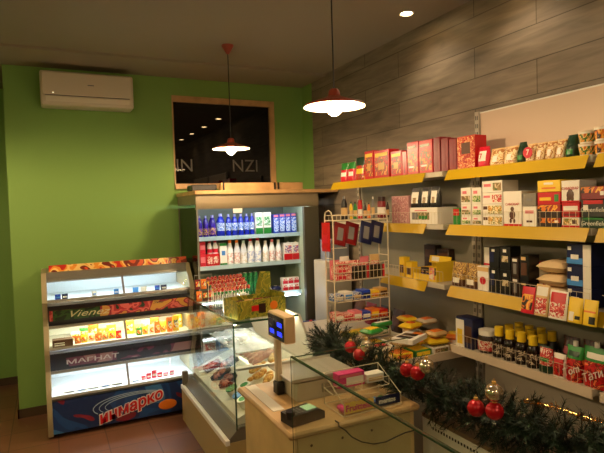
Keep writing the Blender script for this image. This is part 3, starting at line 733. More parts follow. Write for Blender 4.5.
cc = col([(1.521, 0.118, 0.047), (1.521, 0.118, 0.126), (1.521, 0.118, 0.185)], .13, [('tea_box', DGRN, [(.1, .8, .9, .95, GRN)]), ('tea_box', mat('near_black_green', (20, 26, 20), .35), [(.1, .75, .9, .97, RED), (.1, .4, .3, .7, PAPER)]), ('tea_box', DRED, [(.0, .5, 1, .95, P_SUN), (.8, .3, .95, .6, PAPER)])], ['dark green tea box at the bottom of the nearest column', 'black tea box with red top edge in the nearest column', 'dark red tea box on top of the nearest column'], 'box', 'coloured tea boxes on the second shelf', z)
for o, w, h in cc[:2]: text(o, 'Greenfield', .028, (0, -.0665, h*.42), PAPER, ext=.0004, shear=.1)
for i in range(4):
    onwall(carton('tea_box', .1, .12, [.10, .13, .09, .12][i], [NAVY, RED, PAPER, GRN][i], [(.1, .2, .9, .7, P_TEA)]), 1.24-i*.12, z, .12, ['navy', 'red', 'white', 'green'][i]+' tea box on the nearest bay\'s second shelf', 'box')

# ---- third shelf
z = 1.2
row = [(2.926, 0.056, 0.135), (2.848, 0.065, 0.11)]
for i, (y, w, h) in enumerate(row):
    onwall(carton('yellow_packet', w, .05, h, YELLOW, [(.15, .2, .85, .6, BROWN)]), y, z, .05, ['taller narrow yellow packet left of the yellow display box', 'shorter narrow yellow packet left of the yellow display box'][i], 'packet')
row = [(2.685, 0.229, 0.149)]
y, w, h = row[0]
o = thing('display_carton', 'yellow open display carton with dark packets and a tall header', 'display box')
b = MB(); b.bb(-w/2, w/2, -.11, .05, 0, .004); b.bb(-w/2, w/2, .046, .05, .004, h*.8); b.bb(-w/2, -w/2+.004, -.11, .045, .004, h*.5); b.bb(w/2-.004, w/2, -.11, .045, .004, h*.85); b.bb(-w/2+.004, w/2-.004, -.11, -.106, .004, h*.28)
b.build('tray', YELLOW, o)
hd = MB().box(w*.9, .004, h*.32, (-.0, .02, h*.84), 0, 0, (-.2, 0, 0)).build('header', YELLOW, o)
MB().box(.07, .002, .03, (-.04, .016, h*.86), 0, 0, (-.2, 0, 0)).build('header_print', PAPER, hd); MB().box(.05, .003, h*.5, (w*.32, -.112, h*.35), 0, .001).build('side_print', pic('pink_round_print', [(240, 200, 40), (226, 120, 110), (238, 220, 190)], 18), o)
onwall(o, y, z, .22, o['label'], 'display box')
for k in range(3):
    p = carton('chocolate_packet', .042, .03, h*.5, CHOC, [(.15, .15, .85, .5, PURPLE), (.2, .6, .8, .7, GOLD)])
    onwall(p, y+.055-k*.047, z+.0045, .03, '%s dark chocolate packet standing in the yellow display carton' % ('left', 'middle', 'right')[k], 'packet', 'dark packets in the yellow display carton', back=.03)
for i, (yy, hh) in enumerate(((2.86, .21), (2.73, .19))):
    onwall(carton('dark_box', .12, .05, hh, CHOC, [(.1, .6, .9, .85, BROWN)]), yy, z, .05, ['dark brown box at the back left of the yellow display carton', 'dark brown box at the back right of the yellow display carton'][i], 'box', back=.19)
row = [(2.399, 0.108, 0.141), (2.284, 0.111, 0.141)]
for i, (y, w, h) in enumerate(row):
    o = pouch('grain_pouch', w, .07, h, BROWN, [(0, .3, 1, 1, P_POUCH), (.28, .12, .75, .38, PAPER)], i); onwall(o, y, z, .07, '%s gold pouch with black foot on the third shelf' % ('left', 'right')[i], 'pouch', 'gold pouches on the third shelf')
row = [(2.181, 0.084, 0.136)]
y, w, h = row[0]; o = carton('white_coffee_box', w, .07, h, PAPER, [(0, .8, 1, .97, TANP)]); MB().cyl(.022, .002, (0, -.0355, h*.42), 0, 16, (PI/2, 0, 0)).build('red_disc', CRIM, o); onwall(o, y, z, .07, 'white box with red disc right of the gold pouches', 'box')
y, w, h = [(2.248, 0.069, 0.232)][0]; o = carton('white_coffee_box', w, .07, h, PAPER, [(0, .3, 1, .6, CRIM), (0, 0, 1, .25, NAVY)]); onwall(o, y, z, .07, 'white and red box standing behind the front row by the upright', 'box', back=.112)
BX = ('coffee_box', BLACK, [(.2, .35, .8, .6, P_TEA), (.35, .75, .65, .88, PAPER)]); BX2 = ('coffee_box', BLACK, [(.1, .3, .5, .8, NAVY), (.3, .8, .6, .92, PAPER)]); BX3 = ('coffee_box', CHOC, [(.3, .2, .7, .7, GREYP), (.2, .8, .8, .94, PAPER)]); BX4 = ('coffee_box', BLACK, [(.2, .25, .8, .7, BROWN), (.2, .8, .7, .92, TANP)])
cs_ = [[(2.099, 0.072, 0.133), (2.099, 0.072, 0.247)], [(2.023, 0.075, 0.129), (2.023, 0.075, 0.257)], [(1.957, 0.051, 0.096), (1.957, 0.051, 0.203)], [(1.899, 0.06, 0.082), (1.899, 0.06, 0.221)]]
for i, (c_, sp) in enumerate(zip(cs_, ([BX2, BX2], [BX, BX], [BX3, BX3], [BX4, BX4]))):
    col(c_, .08, sp, ['%s dark coffee box in the %s column right of the white boxes' % (k, ORD[i]) for k in ('lower', 'upper')], 'box', 'dark coffee boxes on the third shelf', z)
row = [(1.887, 0.08, 0.181)]
y, w, h = row[0]; o = thing('coffee_tin', 'white tin with red lid behind the front sachets', 'tin', (2.24+w/2, y, z)); r = w/2
MB().cyl(r, h*.85, (0, 0, 0), 0, 18).build('body', PAPER, o); MB().cyl(r*1.03, h*.14, (0, 0, h*.855), 0, 18).build('lid', RED, o); MB().lathe([(r*1.01, h*.2), (r*1.01, h*.55), (r*.99, h*.55), (r*.99, h*.2), (r*1.01, h*.2)], seg=18).build('label', P_BERRY, o)
zb = z
for k in range(3):
    o = bag('flour_bag', .15, .2, .062, mat('flour_paper', (226, 196, 150), .6), [(.35, .3, .65, .7, PINK if k == 1 else TANP)], k)
    o.location = (2.29, 1.765+.006*k, zb+.003); o.rotation_euler = (0, 0, RW+.1*(k-1)); tag(o, '%s of the three pale flour bags lying beside the blue boxes' % ('bottom one', 'middle one', 'top one')[k], 'bag', 'flour bags on the third shelf'); zb += .066
cb_ = [(1.593, 0.125, 0.09), (1.593, 0.125, 0.191), (1.593, 0.125, 0.289)]
cc = col(cb_, .15, [('sugar_box', NAVY, [(.0, .08, .66, .36, LBLUE), (.68, 0, 1, 1, PAPER), (.05, .72, .2, .9, PAPER), (.18, .3, .5, .52, PAPER)])]*3, ['%s blue and white box of the stack of three' % k for k in ('bottom', 'middle', 'top')], 'box', 'blue boxes on the third shelf', z)
for i in range(4):
    onwall(carton('navy_box', .10, .12, [.2, .17, .2, .15][i], [NAVY, CHOC, BLUE, GRN][i], [(.2, .2, .8, .6, P_MIX)]), 1.36-i*.125, z, .12, ['navy box right of the blue stack on the nearest bay', 'dark brown box on the nearest bay\'s third shelf', 'bright blue box on the nearest bay\'s third shelf', 'green box on the nearest bay\'s third shelf'][i], 'box')
# sachets tucked in the front strip
row = [(1.824, 0.078, 0.13), (1.745, 0.076, 0.15), (1.655, 0.098, 0.133), (1.567, 0.073, 0.113), (1.494, 0.069, 0.113)]
for i, (y, w, h) in enumerate(row):
    fr = [[(.1, .15, .9, .7, P_SUN), (.1, .72, .9, .95, CRIM)], [(.1, .1, .9, .6, P_BERRY), (.1, .65, .9, .9, PAPER)], [(.05, .6, .95, .92, RED), (.1, .08, .9, .58, P_BERRY)], [(.2, .1, .5, .4, PAPER), (.55, .15, .9, .25, BLACK)], [(.5, .1, .9, .35, BLACK), (.1, .5, .9, .55, ORANGE)]][i]
    o = pouch('seasoning_sachet', w-.002, .022, h, [CRIM, TANP, PAPER, YELLOW, YELLOW][i], fr, i)
    o.location = (2.099, y, 1.143); o.rotation_euler = (0, 0, RW)
    o.rotation_euler = (-.15, 0, RW)
    tag(o, ['red and orange seasoning sachet tucked in the yellow strip', 'pale seasoning sachet tucked in the strip beside the orange one', 'white seasoning sachet with a red banner tucked in the strip', 'left of the two yellow seasoning sachets in the strip', 'right of the two yellow seasoning sachets in the strip'][i], 'sachet', 'sachets in the yellow strip')

# ---- bottom shelf
z = .8435
row = [(2.336, 0.134, 0.176)]
y, w, h = row[0]; onwall(carton('cocoa_box', w, .09, h, NAVY, [(0, 0, .5, .92, PAPER), (.08, .1, .4, .6, YELLOW), (.55, .2, .95, .75, BROWN)]), y, z, .09, 'white, yellow and navy box at the left end of the white-lipped shelf', 'box')
row = [(2.206, 0.114, 0.128)]
y, w, h = row[0]; r = w/2
o = thing('spread_jar', 'chocolate spread jar with white lid beside the syrup bottles', 'jar'); MB().lathe([(0, 0), (r*.9, 0), (r, .02), (r, h*.6), (r*.86, h*.76), (0, h*.76)], seg=20).build('glass_body', CHOC, o)
MB().cyl(r*.92, h*.22, (0, 0, h*.765), 0, 20).build('lid', PAPER, o); MB().lathe([(r*1.015, h*.12), (r*1.015, h*.55), (r, h*.55), (r, h*.12), (r*1.015, h*.12)], seg=20).build('label', P_BERRY, o)
onwall(o, y, z, w, o['label'], 'jar')
row = [(2.108, 0.077, 0.164), (2.031, 0.074, 0.163), (1.954, 0.075, 0.165), (1.88, 0.071, 0.162)]
P_SYR = pic('dark_bottle_label', [(30, 16, 12), (60, 34, 20), (220, 206, 180), (40, 20, 14)], 45)
rown = ['front row', 'second row', 'third row']
for k in range(3):
    for i, (y, w, h) in enumerate(row):
        o = bottle('syrup_bottle', w/2-.002, h, BLACK if k else mat('dark_syrup', (26, 12, 8), .2), YELLOW, P_SYR, 'syrup', .12, .46)
        onwall(o, y+.004*k, z, w, '%s yellow-capped dark syrup bottle from the jar, %s' % (ORD[i], rown[k]), 'bottle', 'yellow-capped syrup bottles', back=k*(w+.004))
row = [(1.791, 0.074, 0.131), (1.715, 0.066, 0.112)]
for i, (y, w, h) in enumerate(row):
    o = pouch('sauce_pouch', w, .05, h, [DGRN, PAPER][i], [[(.0, .3, 1, .95, P_BERRY), (.2, .4, .8, .6, GRN)], [(.1, .05, .9, .75, P_KETCH), (.15, .6, .85, .8, RED)]][i], i)
    onwall(o, y, z, .05, ['pale and green sauce pouch next to the syrup bottles', 'white-rimmed red sauce pouch before the ketchup pouches'][i], 'pouch')
row = [(1.638, 0.084, 0.171), (1.531, 0.125, 0.189)]
for i, (y, w, h) in enumerate(row):
    o = pouch('ketchup_pouch', w, .07, h*.96, GRN, [(.0, .0, 1, .62, P_KETCH), (.15, .68, .85, .84, PAPER if i else DGRN)], i)
    MB().cyl(.011, .024, (0, 0, h*.955), 0, 12).build('cap', PAPER, o)
    text(o, 'Тати' if i else 'Tom', .05, (0, -.040, h*.3), PAPER, shear=.3, rot=(PI/2, -.5, 0))
    onwall(o, y, z, .07, ['%s ketchup pouch with green top on the bottom shelf' % k for k in ('smaller', 'larger')][i], 'pouch', 'ketchup pouches')
for i, (x_, y_) in enumerate(((2.32, 1.745), (2.33, 1.645), (2.34, 1.55))):
    o = pouch('dried_fruit_bag', .09, .08, .17, pic('dark_fruit', [(40, 16, 14), (70, 22, 20), (30, 12, 12), (96, 40, 30)], 30), [(.2, .5, .6, .7, PINK if i == 0 else DRED)], i+5)
    o.location = (x_, y_, z); o.rotation_euler = (0, 0, RW); tag(o, '%s dark fruit bag at the back of the bottom shelf, counted from the syrup bottles' % ORD[i], 'bag', 'dark fruit bags')
for i in range(4):
    o = bottle('sauce_bottle', .034, .20, [DRED, BROWN, DGRN, DRED][i], [GRN, YELLOW, RED, BLACK][i], PAPER, 'juice'); o.location = (2.22, 1.37-i*.1, z); tag(o, ['dark red sauce bottle with green cap', 'brown sauce bottle with yellow cap', 'green sauce bottle with red cap', 'dark red sauce bottle with black cap'][i]+' on the nearest bay', 'bottle')

# ================================================================== goods in the dairy fridge
FY = 4.525
def infridge(o, x, z, d, label, cat, group=None, back=0):
    o.location = (x, FY+d/2+back, z); return tag(o, label, cat, group)
z = 1.4555
row = [(1.143, 0.049, 0.183), (1.199, 0.054, 0.192), (1.256, 0.051, 0.19), (1.318, 0.064, 0.194)]
P_YP = pic('yellow_purple_label', [(90, 40, 140), (226, 190, 60), (110, 50, 150), (90, 40, 130)], 40); P_WB = pic('white_blue_label', [(60, 120, 210), (236, 240, 244), (40, 90, 190), (206, 226, 240)], 40)
for i, (x, w, h) in enumerate(row):
    infridge(bottle('juice_bottle', w/2-.001, h, mat('purple_bottle', (52, 34, 140), .25), mat('pale_cap', (150, 150, 200), .35), P_YP, 'juice', .10, .42), x, z, w, '%s purple drink bottle from the left on the top fridge shelf' % ORD[i], 'bottle', 'purple drink bottles')
row = [(1.396, 0.077, 0.204), (1.467, 0.053, 0.196), (1.526, 0.057, 0.196), (1.585, 0.054, 0.196), (1.64, 0.051, 0.198), (1.692, 0.046, 0.198)]
for i, (x, w, h) in enumerate(row):
    infridge(bottle('yogurt_drink_bottle', w/2-.001, h, mat('deep_blue_bottle', (28, 44, 176), .25), mat('pale_cap', (0, 0, 0)), P_WB, 'juice', .25, .6), x, z, w, '%s deep blue drink bottle from the purple ones on the top fridge shelf' % ORD[i], 'bottle', 'deep blue drink bottles')
row = [(1.755, 0.069, 0.204), (1.836, 0.075, 0.204)]
for i, (x, w, h) in enumerate(row):
    infridge(carton('kefir_carton', w, .06, h, PAPER, [(0, 0, 1, .3, GRN), (.1, .4, .9, .8, pic('green_white_print', [(230, 236, 230), (60, 140, 70), (200, 220, 200)], 40))]), x, z, .06, '%s green and white carton on the top fridge shelf' % ('left', 'right')[i], 'carton', 'green and white cartons')
row = [(1.924, 0.056, 0.18), (1.986, 0.06, 0.183), (2.047, 0.054, 0.184), (2.107, 0.057, 0.186)]
for i, (x, w, h) in enumerate(row):
    infridge(carton('milk_carton', w, .06, h, BLUE, [(.1, .1, .9, .8, P_WB), (.1, .86, .9, .97, PINK)]), x, z, .06, '%s blue milk carton from the green ones on the top fridge shelf' % ORD[i], 'carton', 'blue milk cartons')
z = 1.1955
row = [(1.214, 0.051, 0.123), (1.214, 0.051, 0.22)]
for k, (x, w, h) in enumerate(row):
    z0 = 0 if k == 0 else row[0][2]
    infridge(carton('red_carton', w, .06, h-z0-.001, CRIM, [(.1, .3, .9, .7, PINK)]), x, z+z0, .06, '%s narrow red carton at the left end of the middle fridge shelf' % ('lower', 'upper')[k], 'carton', 'narrow red cartons')
x, w, h = [(1.304, 0.123, 0.109)][0]
infridge(carton('red_multipack', w, .08, h, RED, [(.1, .2, .45, .8, P_BERRY), (.55, .2, .9, .8, P_BERRY)]), x, z, .08, 'red multipack under two red and white bottles in the fridge', 'box')
row = [(1.284, 0.046, 0.22), (1.336, 0.051, 0.222)]
for i, (x, w, h2) in enumerate(row): infridge(bottle('dessert_bottle', w/2, h2-h-.001, MILK, CRIM, CRIM, 'milk', .1, .4), x, z+h+.0005, .06, '%s red and white bottle on the red multipack' % ('left', 'right')[i], 'bottle', 'bottles on the red multipack')
x, w, h = [(1.402, 0.066, 0.2)][0]
o = carton('green_white_carton', w, .06, h, PAPER, [(0, 0, 1, .1, GRN), (0, .88, 1, 1, GRN), (.25, .45, .75, .65, LBLUE)]); infridge(o, x, z, .06, 'white carton with green edges before the milk bottles', 'carton')
row = [(1.473, 0.065, 0.222), (1.539, 0.059, 0.22), (1.604, 0.065, 0.212), (1.673, 0.065, 0.23), (1.743, 0.068, 0.23), (1.819, 0.06, 0.198), (1.885, 0.062, 0.206), (1.95, 0.06, 0.2)]
caps = [ORANGE, ORANGE, mat('pale_green_cap', (190, 214, 190), .4), RED, RED, PAPER, PINK, PAPER]
lbs = [PINK, PINK, TANP, LBLUE, LBLUE, PAPER, PINK, PINK]
for i, (x, w, h) in enumerate(row):
    infridge(bottle('milk_bottle', w/2-.001, h, MILK, caps[i], pic('milk_label_%s' % lbs[i].name, [(238, 236, 232), tuple([(222, 178, 170), (176, 188, 222), (222, 210, 186)][0 if lbs[i] == PINK else (1 if lbs[i] == LBLUE else 2)])], 50), 'milk', .06, .48), x, z, w, '%s white milk bottle from the left, with %s cap' % (ORD[i], ['orange', 'orange', 'pale green', 'red', 'red', 'white', 'pink', 'white'][i]), 'bottle', 'milk bottles on the middle fridge shelf')
row = [(2.04, 0.087, 0.175), (2.119, 0.065, 0.173)]
for i, (x, w, h) in enumerate(row):
    o = carton('juice_carton', w, .07, h*.95, PAPER, [(0, 0, 1, .38, RED), (.1, .42, .9, .85, pic('blue_fruit_print', [(236, 226, 214), (80, 90, 170), (210, 110, 90), (236, 230, 220)], 36))])
    MB().cyl(.01, .012, (.012, 0, h*.95), 0, 10).build('cap', PAPER, o)
    infridge(o, x, z, .07, '%s white and red juice carton at the right end of the middle fridge shelf' % ('left', 'right')[i], 'carton', 'juice cartons')
z = .9055
row = [(1.56, 0.043, 0.203), (1.608, 0.045, 0.204), (1.657, 0.045, 0.204), (1.706, 0.045, 0.205)]
for i, (x, w, h) in enumerate(row):
    r = w/2; b = MB(); b.lathe([(0, 0), (r*.85, 0), (r, .008), (r, h-.012), (r*.82, h), (0, h)], seg=14); o = b.build('drink_can', P_CAN)
    MB().cyl(r*.78, .003, (0, 0, h+.0002), 0, 14).build('lid', STEEL, o)
    infridge(o, x, z, w, '%s green drink can from the left on the lower fridge shelf' % ORD[i], 'can', 'green drink cans')
for i, (x, n) in enumerate(((1.62, 'left'), (1.71, 'middle'), (1.80, 'right'))):
    o = bag('cheese_pack', .082, .08, .05, [NAVY, GREYP, NAVY][i], [(.3, .3, .7, .7, PAPER)], i); infridge(o, x+.115, z+.003, .08, '%s dark pack lying on the lower fridge shelf' % n, 'pack', 'dark packs on the lower fridge shelf')
for c_ in range(3):
    for k in range(2):
        o = carton('yogurt_cup_pack', .056, .06, .062, PAPER, [(.05, .1, .95, .55, CRIM), (.2, .6, .8, .9, P_BERRY)])
        infridge(o, 2.0+c_*.058, z+k*.0625, .06, '%s red and white yogurt pack, column %s from the dark packs' % (('lower', 'upper')[k], ORD[c_]), 'pack', 'red and white yogurt packs')
z = .4205
for i in range(6):
    o = carton('curd_box', .11, .12, .12+.03*(i % 2), [PAPER, LBLUE, YELLOW, PAPER, GRN, RED][i], [(.1, .2, .9, .7, P_BLUEW if i % 2 else P_BERRY)]); o.location = (1.25+i*.14, 4.6, z); tag(o, '%s dairy box from the left on the fridge floor' % ORD[i], 'box', 'dairy boxes on the fridge floor')
# ================================================================== in the ice cream freezer
def fzrow(rows, z, y, name, labels, cat, group, mats, dep=.09):
    for i, (x, w, h) in enumerate(rows):
        o = carton(name, w-.003, dep, max(h, .015), mats[i % len(mats)][0], mats[i % len(mats)][1], bev=.004)
        o.location = (x, y+dep/2, z); tag(o, labels(i), cat, group)
rows = [(0.092, 0.078, 0.014), (0.178, 0.08, 0.014), (0.265, 0.081, 0.014), (0.355, 0.083, 0.014), (0.446, 0.084, 0.014), (0.586, 0.071, 0.006)]
fzrow(rows, .3115, 4.42, 'ice_cream_box', lambda i: '%s white ice cream box from the left in the lowest freezer tier' % ORD[i], 'box', 'white ice cream boxes in the lowest tier', [(PAPER, [(.1, .2, .9, .6, GREYP)]), (PAPER, [(.2, .3, .8, .7, LBLUE)])])
rows = [(0.655, 0.036, 0.027), (0.697, 0.04, 0.045), (0.742, 0.041, 0.062), (0.787, 0.041, 0.038), (0.836, 0.041, 0.021), (0.886, 0.042, 0.038)]
for i, (x, w, h) in enumerate(rows):
    o = pouch('ice_cream_pack', w, .03, max(h, .03), CRIM if i < 4 else PINK, [(.2, .3, .8, .6, PAPER)], i); o.location = (x, 4.45, .3115); tag(o, '%s pink ice cream pack from the left in the lowest freezer tier' % ORD[i], 'pack', 'pink ice cream packs')
rows = [(0.061, 0.145, 0.071)]
for x, w, h in rows:
    o = carton('brown_tray', w, .08, .055, BROWN, [(.1, .2, .6, .35, PAPER), (.1, .5, .6, .62, PAPER)]); o.location = (x, 4.46, .6765); tag(o, 'brown tray with white tags at the left end of the middle freezer tier', 'tray')
rows = [(0.17, 0.044, 0.021), (0.219, 0.048, 0.038), (0.271, 0.048, 0.047), (0.323, 0.049, 0.024), (0.376, 0.049, 0.032), (0.429, 0.05, 0.017), (0.479, 0.043, 0.002), (0.642, 0.048, 0.013), (0.693, 0.044, 0.039), (0.741, 0.045, 0.058), (0.79, 0.045, 0.069), (0.84, 0.046, 0.054), (0.89, 0.046, 0.09), (0.945, 0.055, 0.092)]
colr = [ORANGE, YELLOW, PAPER, ORANGE, TANP, YELLOW, RED, GRN, YELLOW, PAPER, ORANGE, YELLOW, ORANGE, YELLOW]
for i, (x, w, h) in enumerate(rows):
    o = pouch('ice_cream_pack', w, .045, max(h*1.35, .06), colr[i], [(.15, .2, .85, .7, P_MIX)], i+40); o.location = (x, 4.48+.012*(i % 3), .6765)
    tag(o, '%s bright ice cream pack from the %s in the middle freezer tier' % (ORD[i] if i < 7 else ORD[i-7], 'left end' if i < 7 else 'centre bar'), 'pack', 'bright ice cream packs')
for i in range(12):
    o = pouch('ice_cream_pack', .075, .045, .075+.02*(i % 3), colr[(i*5+2) % 14], [(.15, .2, .85, .7, P_MIX)], i+140); o.location = (.16+i*.068 if i < 5 else .24+i*.068, 4.58+.01*(i % 2), .6765)
    tag(o, '%s ice cream pack from the left in the rear row of the middle freezer tier' % ORD[i], 'pack', 'rear ice cream packs')
rows = [(0.043, 0.042, 0.024), (0.093, 0.043, 0.023), (0.308, 0.037, 0.009), (0.475, 0.039, 0.008), (0.628, 0.048, 0.001), (0.692, 0.048, 0.011), (0.803, 0.041, 0.026), (0.856, 0.05, 0.029)]
for i, (x, w, h) in enumerate(rows):
    o = pouch('ice_cream_cone', w, .03, max(h*1.3, .04), [BLUE, NAVY, PAPER, LBLUE, LBLUE, PAPER, BLUE, NAVY][i], [(.2, .3, .8, .6, PAPER if i % 2 else LBLUE)], i+70); o.location = (x, 4.49, 1.0365)
    tag(o, '%s blue and white ice cream pack from the left in the top freezer tier' % ORD[i], 'pack', 'blue ice cream packs')

# ================================================================== in and on the deli case
def dz(x): return .404+(x-1.0)*(.216/.565)
sl = math.atan(.216/.565)
def tilt(a): return (Matrix.Rotation(-sl, 3, 'Y') @ Matrix.Rotation(a, 3, 'Z')).to_euler()
pts = [(1.40, 3.96), (1.41, 3.89), (1.42, 3.82), (1.42, 3.75), (1.40, 3.68), (1.41, 3.61)]
for i, p in enumerate(pts):
    x, y = min(p[0], 1.42), min(p[1], 4.10); zz = dz(x)
    L = .10; b = MB(); P_ = [(-L+2*L*k/8, .010*math.sin(k*.8+i), .026) for k in range(9)]
    b.tube(P_, [.012]+[.023]*7+[.012], 0, 8)
    o = b.build('sausage', P_SAUS if i > 2 else pic('pink_sausage', [(176, 96, 86), (200, 124, 108), (156, 76, 70), (216, 150, 130)], 45), None, (x, y, zz+.006), (0, -sl, 0)); tag(o, ['darker', 'darker', 'darker', 'paler', 'paler', 'paler'][i]+' smoked sausage lying in the deli case, %s of its kind from the glass' % ORD[i % 3], 'sausage', 'sausages in the deli case')
pts = [(1.31, 3.50), (1.43, 3.50), (1.43, 3.35), (1.27, 3.37), (1.30, 3.25), (1.42, 3.20)]
for i, p in enumerate(pts):
    x, y = min(p[0], 1.50), max(3.12, min(p[1], 4.10)); zz = dz(x)
    b = MB(); b.ball(.042, (0, 0, .03), sc=(1.1, .75, .55), sub=3); b.ball(.02, (.055, .01, .028), sc=(1.3, .8, .8), sub=2)
    b.ball(.03, (-.04, -.02, .034), sc=(1, .9, .7), sub=2)
    o = b.build('smoked_chicken', P_CHICK, None, (x, y, zz+.008), (0, 0, 0)); o.rotation_euler = tilt(i*.9); tag(o, '%s golden smoked chicken piece from the far end of the deli case' % ORD[i], 'chicken', 'golden smoked chicken pieces')
pts = [(1.08, 4.00), (1.22, 3.89), (1.10, 3.77), (1.12, 3.60)]
for i, p in enumerate(pts):
    x, y = max(1.12, p[0]), max(3.15, min(p[1], 4.08)); zz = dz(x)
    t = thing('meat_tray', ['black tray of dark meat at the far end of the deli case', 'black tray of dark meat second from the far end of the deli case', 'black tray of brown meat beside the front glass', 'black tray of brown meat nearest the tubs'][i], 'tray', (x, y, zz+.003), 0); t.rotation_euler = tilt(.3*i)
    b = MB(); b.box(.13, .10, .006, (0, 0, .003), 0, .002)
    for s_ in (-1, 1): b.box(.13, .005, .03, (0, s_*.048, .016), 0, .001); b.box(.005, .10, .03, (s_*.063, 0, .016), 0, .001)
    b.build('tray', BLACK, t)
    b = MB()
    for k in range(5): b.ball(.026, (-.05+.025*k, .02*math.sin(k*2), .024+.006*(k % 2)), sc=(1, 1.2, .7))
    b.build('meat', P_MEAT, t)
pts = [(1.06, 3.36), (1.15, 3.30), (1.06, 3.22), (1.16, 3.16), (1.06, 3.11)]
for i, p in enumerate(pts):
    x, y = max(1.08, p[0]), max(3.13, p[1]); zz = dz(x)
    t = thing('salad_tub', ['green-lidded salad tub', 'white-lidded salad tub with green print', 'blue-lidded salad tub', 'pale green-lidded salad tub', 'green-rimmed white salad tub'][i]+' at the near end of the deli case', 'tub', (x, y, zz+.012)); t.rotation_euler = (0, -sl, 0)
    MB().lathe([(0, 0), (.035, 0), (.040, .045), (0, .045)], seg=18).build('bowl', CLEARP if i % 2 else PAPER, t); MB().cyl(.042, .008, (0, 0, .0455), 0, 18).build('lid', [GRN, PAPER, LBLUE, mat('pale_green_lid', (150, 200, 140), .4), PAPER][i], t)
    if i in (1, 4): MB().cyl(.028, .001, (0, 0, .0538), 0, 18).build('label', GRN, t)
FILM = mat('cloudy_film', (196, 206, 214), .25, var=.2, scale=12); FILM.node_tree.nodes['Principled BSDF'].inputs['Alpha'].default_value = .5
b = MB(); b.pillow(.30, .62, .06, 0, None, nu=14, nv=18, seed=5, wr=.16)
tag(b.build('plastic_film_bag', FILM, None, (1.20, 3.52, .768)), 'cloudy bluish plastic film bag lying on the glass shelf of the deli case', 'plastic bag')

# yellow-green display box on the deli top
TG = 1.0107
bx = thing('sweets_display_box', 'yellow and green open display box with raised flap on the deli glass top', 'display box', (1.185, 3.185, TG), .12)
W_, D_, H_ = .345, .20, .115
b = MB(); b.bb(-W_/2, W_/2, -D_/2, D_/2, 0, .004); b.bb(-W_/2, W_/2, -D_/2, -D_/2+.004, .004, H_); b.bb(-W_/2, W_/2, D_/2-.004, D_/2, .004, H_); b.bb(-W_/2, -W_/2+.004, -D_/2+.004, D_/2-.004, .004, H_); b.bb(W_/2-.004, W_/2, -D_/2+.004, D_/2-.004, .004, H_+.02)
b.build('tray', P_YG, bx)
MB().prism([(-.055, 0), (.055, 0), (.075, .07), (.075, .15), (.0, .155), (-.04, .06)], 'Y', .0, .004).build('raised_flap', P_YG, bx, (W_/2-.06, D_/2+.001, H_-.01), (-.15, 0, 0))
b = MB()
b.box(.05, .0016, .035, (-.05, -D_/2-.0008, .06)); b.build('red_print', RED, bx)
MB().box(.05, .0016, .06, (.0, -D_/2-.0008, .055)).build('dark_print', CHOC, bx)
MB().cyl(.028, .0016, (.085, -D_/2, .065), 0, 16, (PI/2, 0, 0)).build('orange_print', ORANGE, bx)
for i in range(4):
    o = pouch('sweets_sachet', .06, .05, .10, [BROWN, GOLD, DRED, BROWN][i], [(.2, .3, .8, .7, P_MIX)], i+90); o.location = (1.185+(-.115+.07*i)*.993, 3.185+(-.115+.07*i)*.12, TG+.0045); o.rotation_euler = (0, 0, .12)
    tag(o, '%s sachet from the left standing in the yellow and green display box' % ORD[i], 'sachet', 'sachets in the yellow and green box')
for i, (x, y) in enumerate(((1.065, 3.37), (1.15, 3.40))):
    o = thing('tin_can', '%s pale tin can behind the yellow and green display box' % ('left', 'right')[i], 'tin', (x, y, TG)); MB().lathe([(0, 0), (.034, 0), (.036, .003), (.036, .087), (.034, .09), (0, .09)], seg=18).build('body', STEEL, o); MB().lathe([(.0366, .012), (.0366, .078), (.036, .078), (.036, .012), (.0366, .012)], seg=18).build('label', PAPER, o)
# lollipop rack
lr = thing('lollipop_rack', 'clear tiered rack full of red lollipops on the deli glass top', 'rack', (1.15, 3.62, TG), .1)
MB().bb(-.15, .15, -.08, .08, 0, .006).build('base', CLEARP, lr, smooth=False)
for k in range(1): MB().bb(-.15, .15, -.08, .08, .055+.05*k, .058+.05*k).build('plate', CLEARP, lr, smooth=False)
for sx in (-.145, .141):
    for sy in (-.078, .074): MB().bb(sx, sx+.004, sy, sy+.004, .0062, .0548).build('post', CLEARP, lr, smooth=False)
rr = random.Random(3)
for j in range(4):
    first = None; hs = .105+.022*j
    for i in range(10):
        lx, ly = -.128+.0284*i+rr.uniform(-.003, .003), -.06+.04*j+rr.uniform(-.003, .003)
        px_ = 1.15+lx*math.cos(.1)-ly*math.sin(.1); py_ = 3.62+lx*math.sin(.1)+ly*math.cos(.1)
        if first is None:
            first = thing('lollipop', 'red-wrapped lollipop in the %s row of the clear rack on the deli top' % ('front', 'second', 'third', 'rear')[j], 'lollipop', (px_, py_, TG+.0062), 0, 'red lollipops in the %s row' % ('front', 'second', 'third', 'rear')[j])
            MB().tube([(0, 0, 0), (0, 0, hs)], .0018, 0, 5).build('stick', PAPER, first)
            MB().ball(.0136, (0, 0, hs+.013), sc=(1, 1, 1.25)).build('wrapped_head', LOLLY, first)
            MB().lathe([(.003, hs-.022), (.009, hs-.010), (.006, hs-.004), (.0025, hs-.002), (.003, hs-.022)], seg=8).build('wrapper_frill', [GRN, YELLOW, GRN, YELLOW][j], first)
        else:
            dup(first, (px_, py_, TG+.0062), (0, 0, rr.uniform(0, 6)))
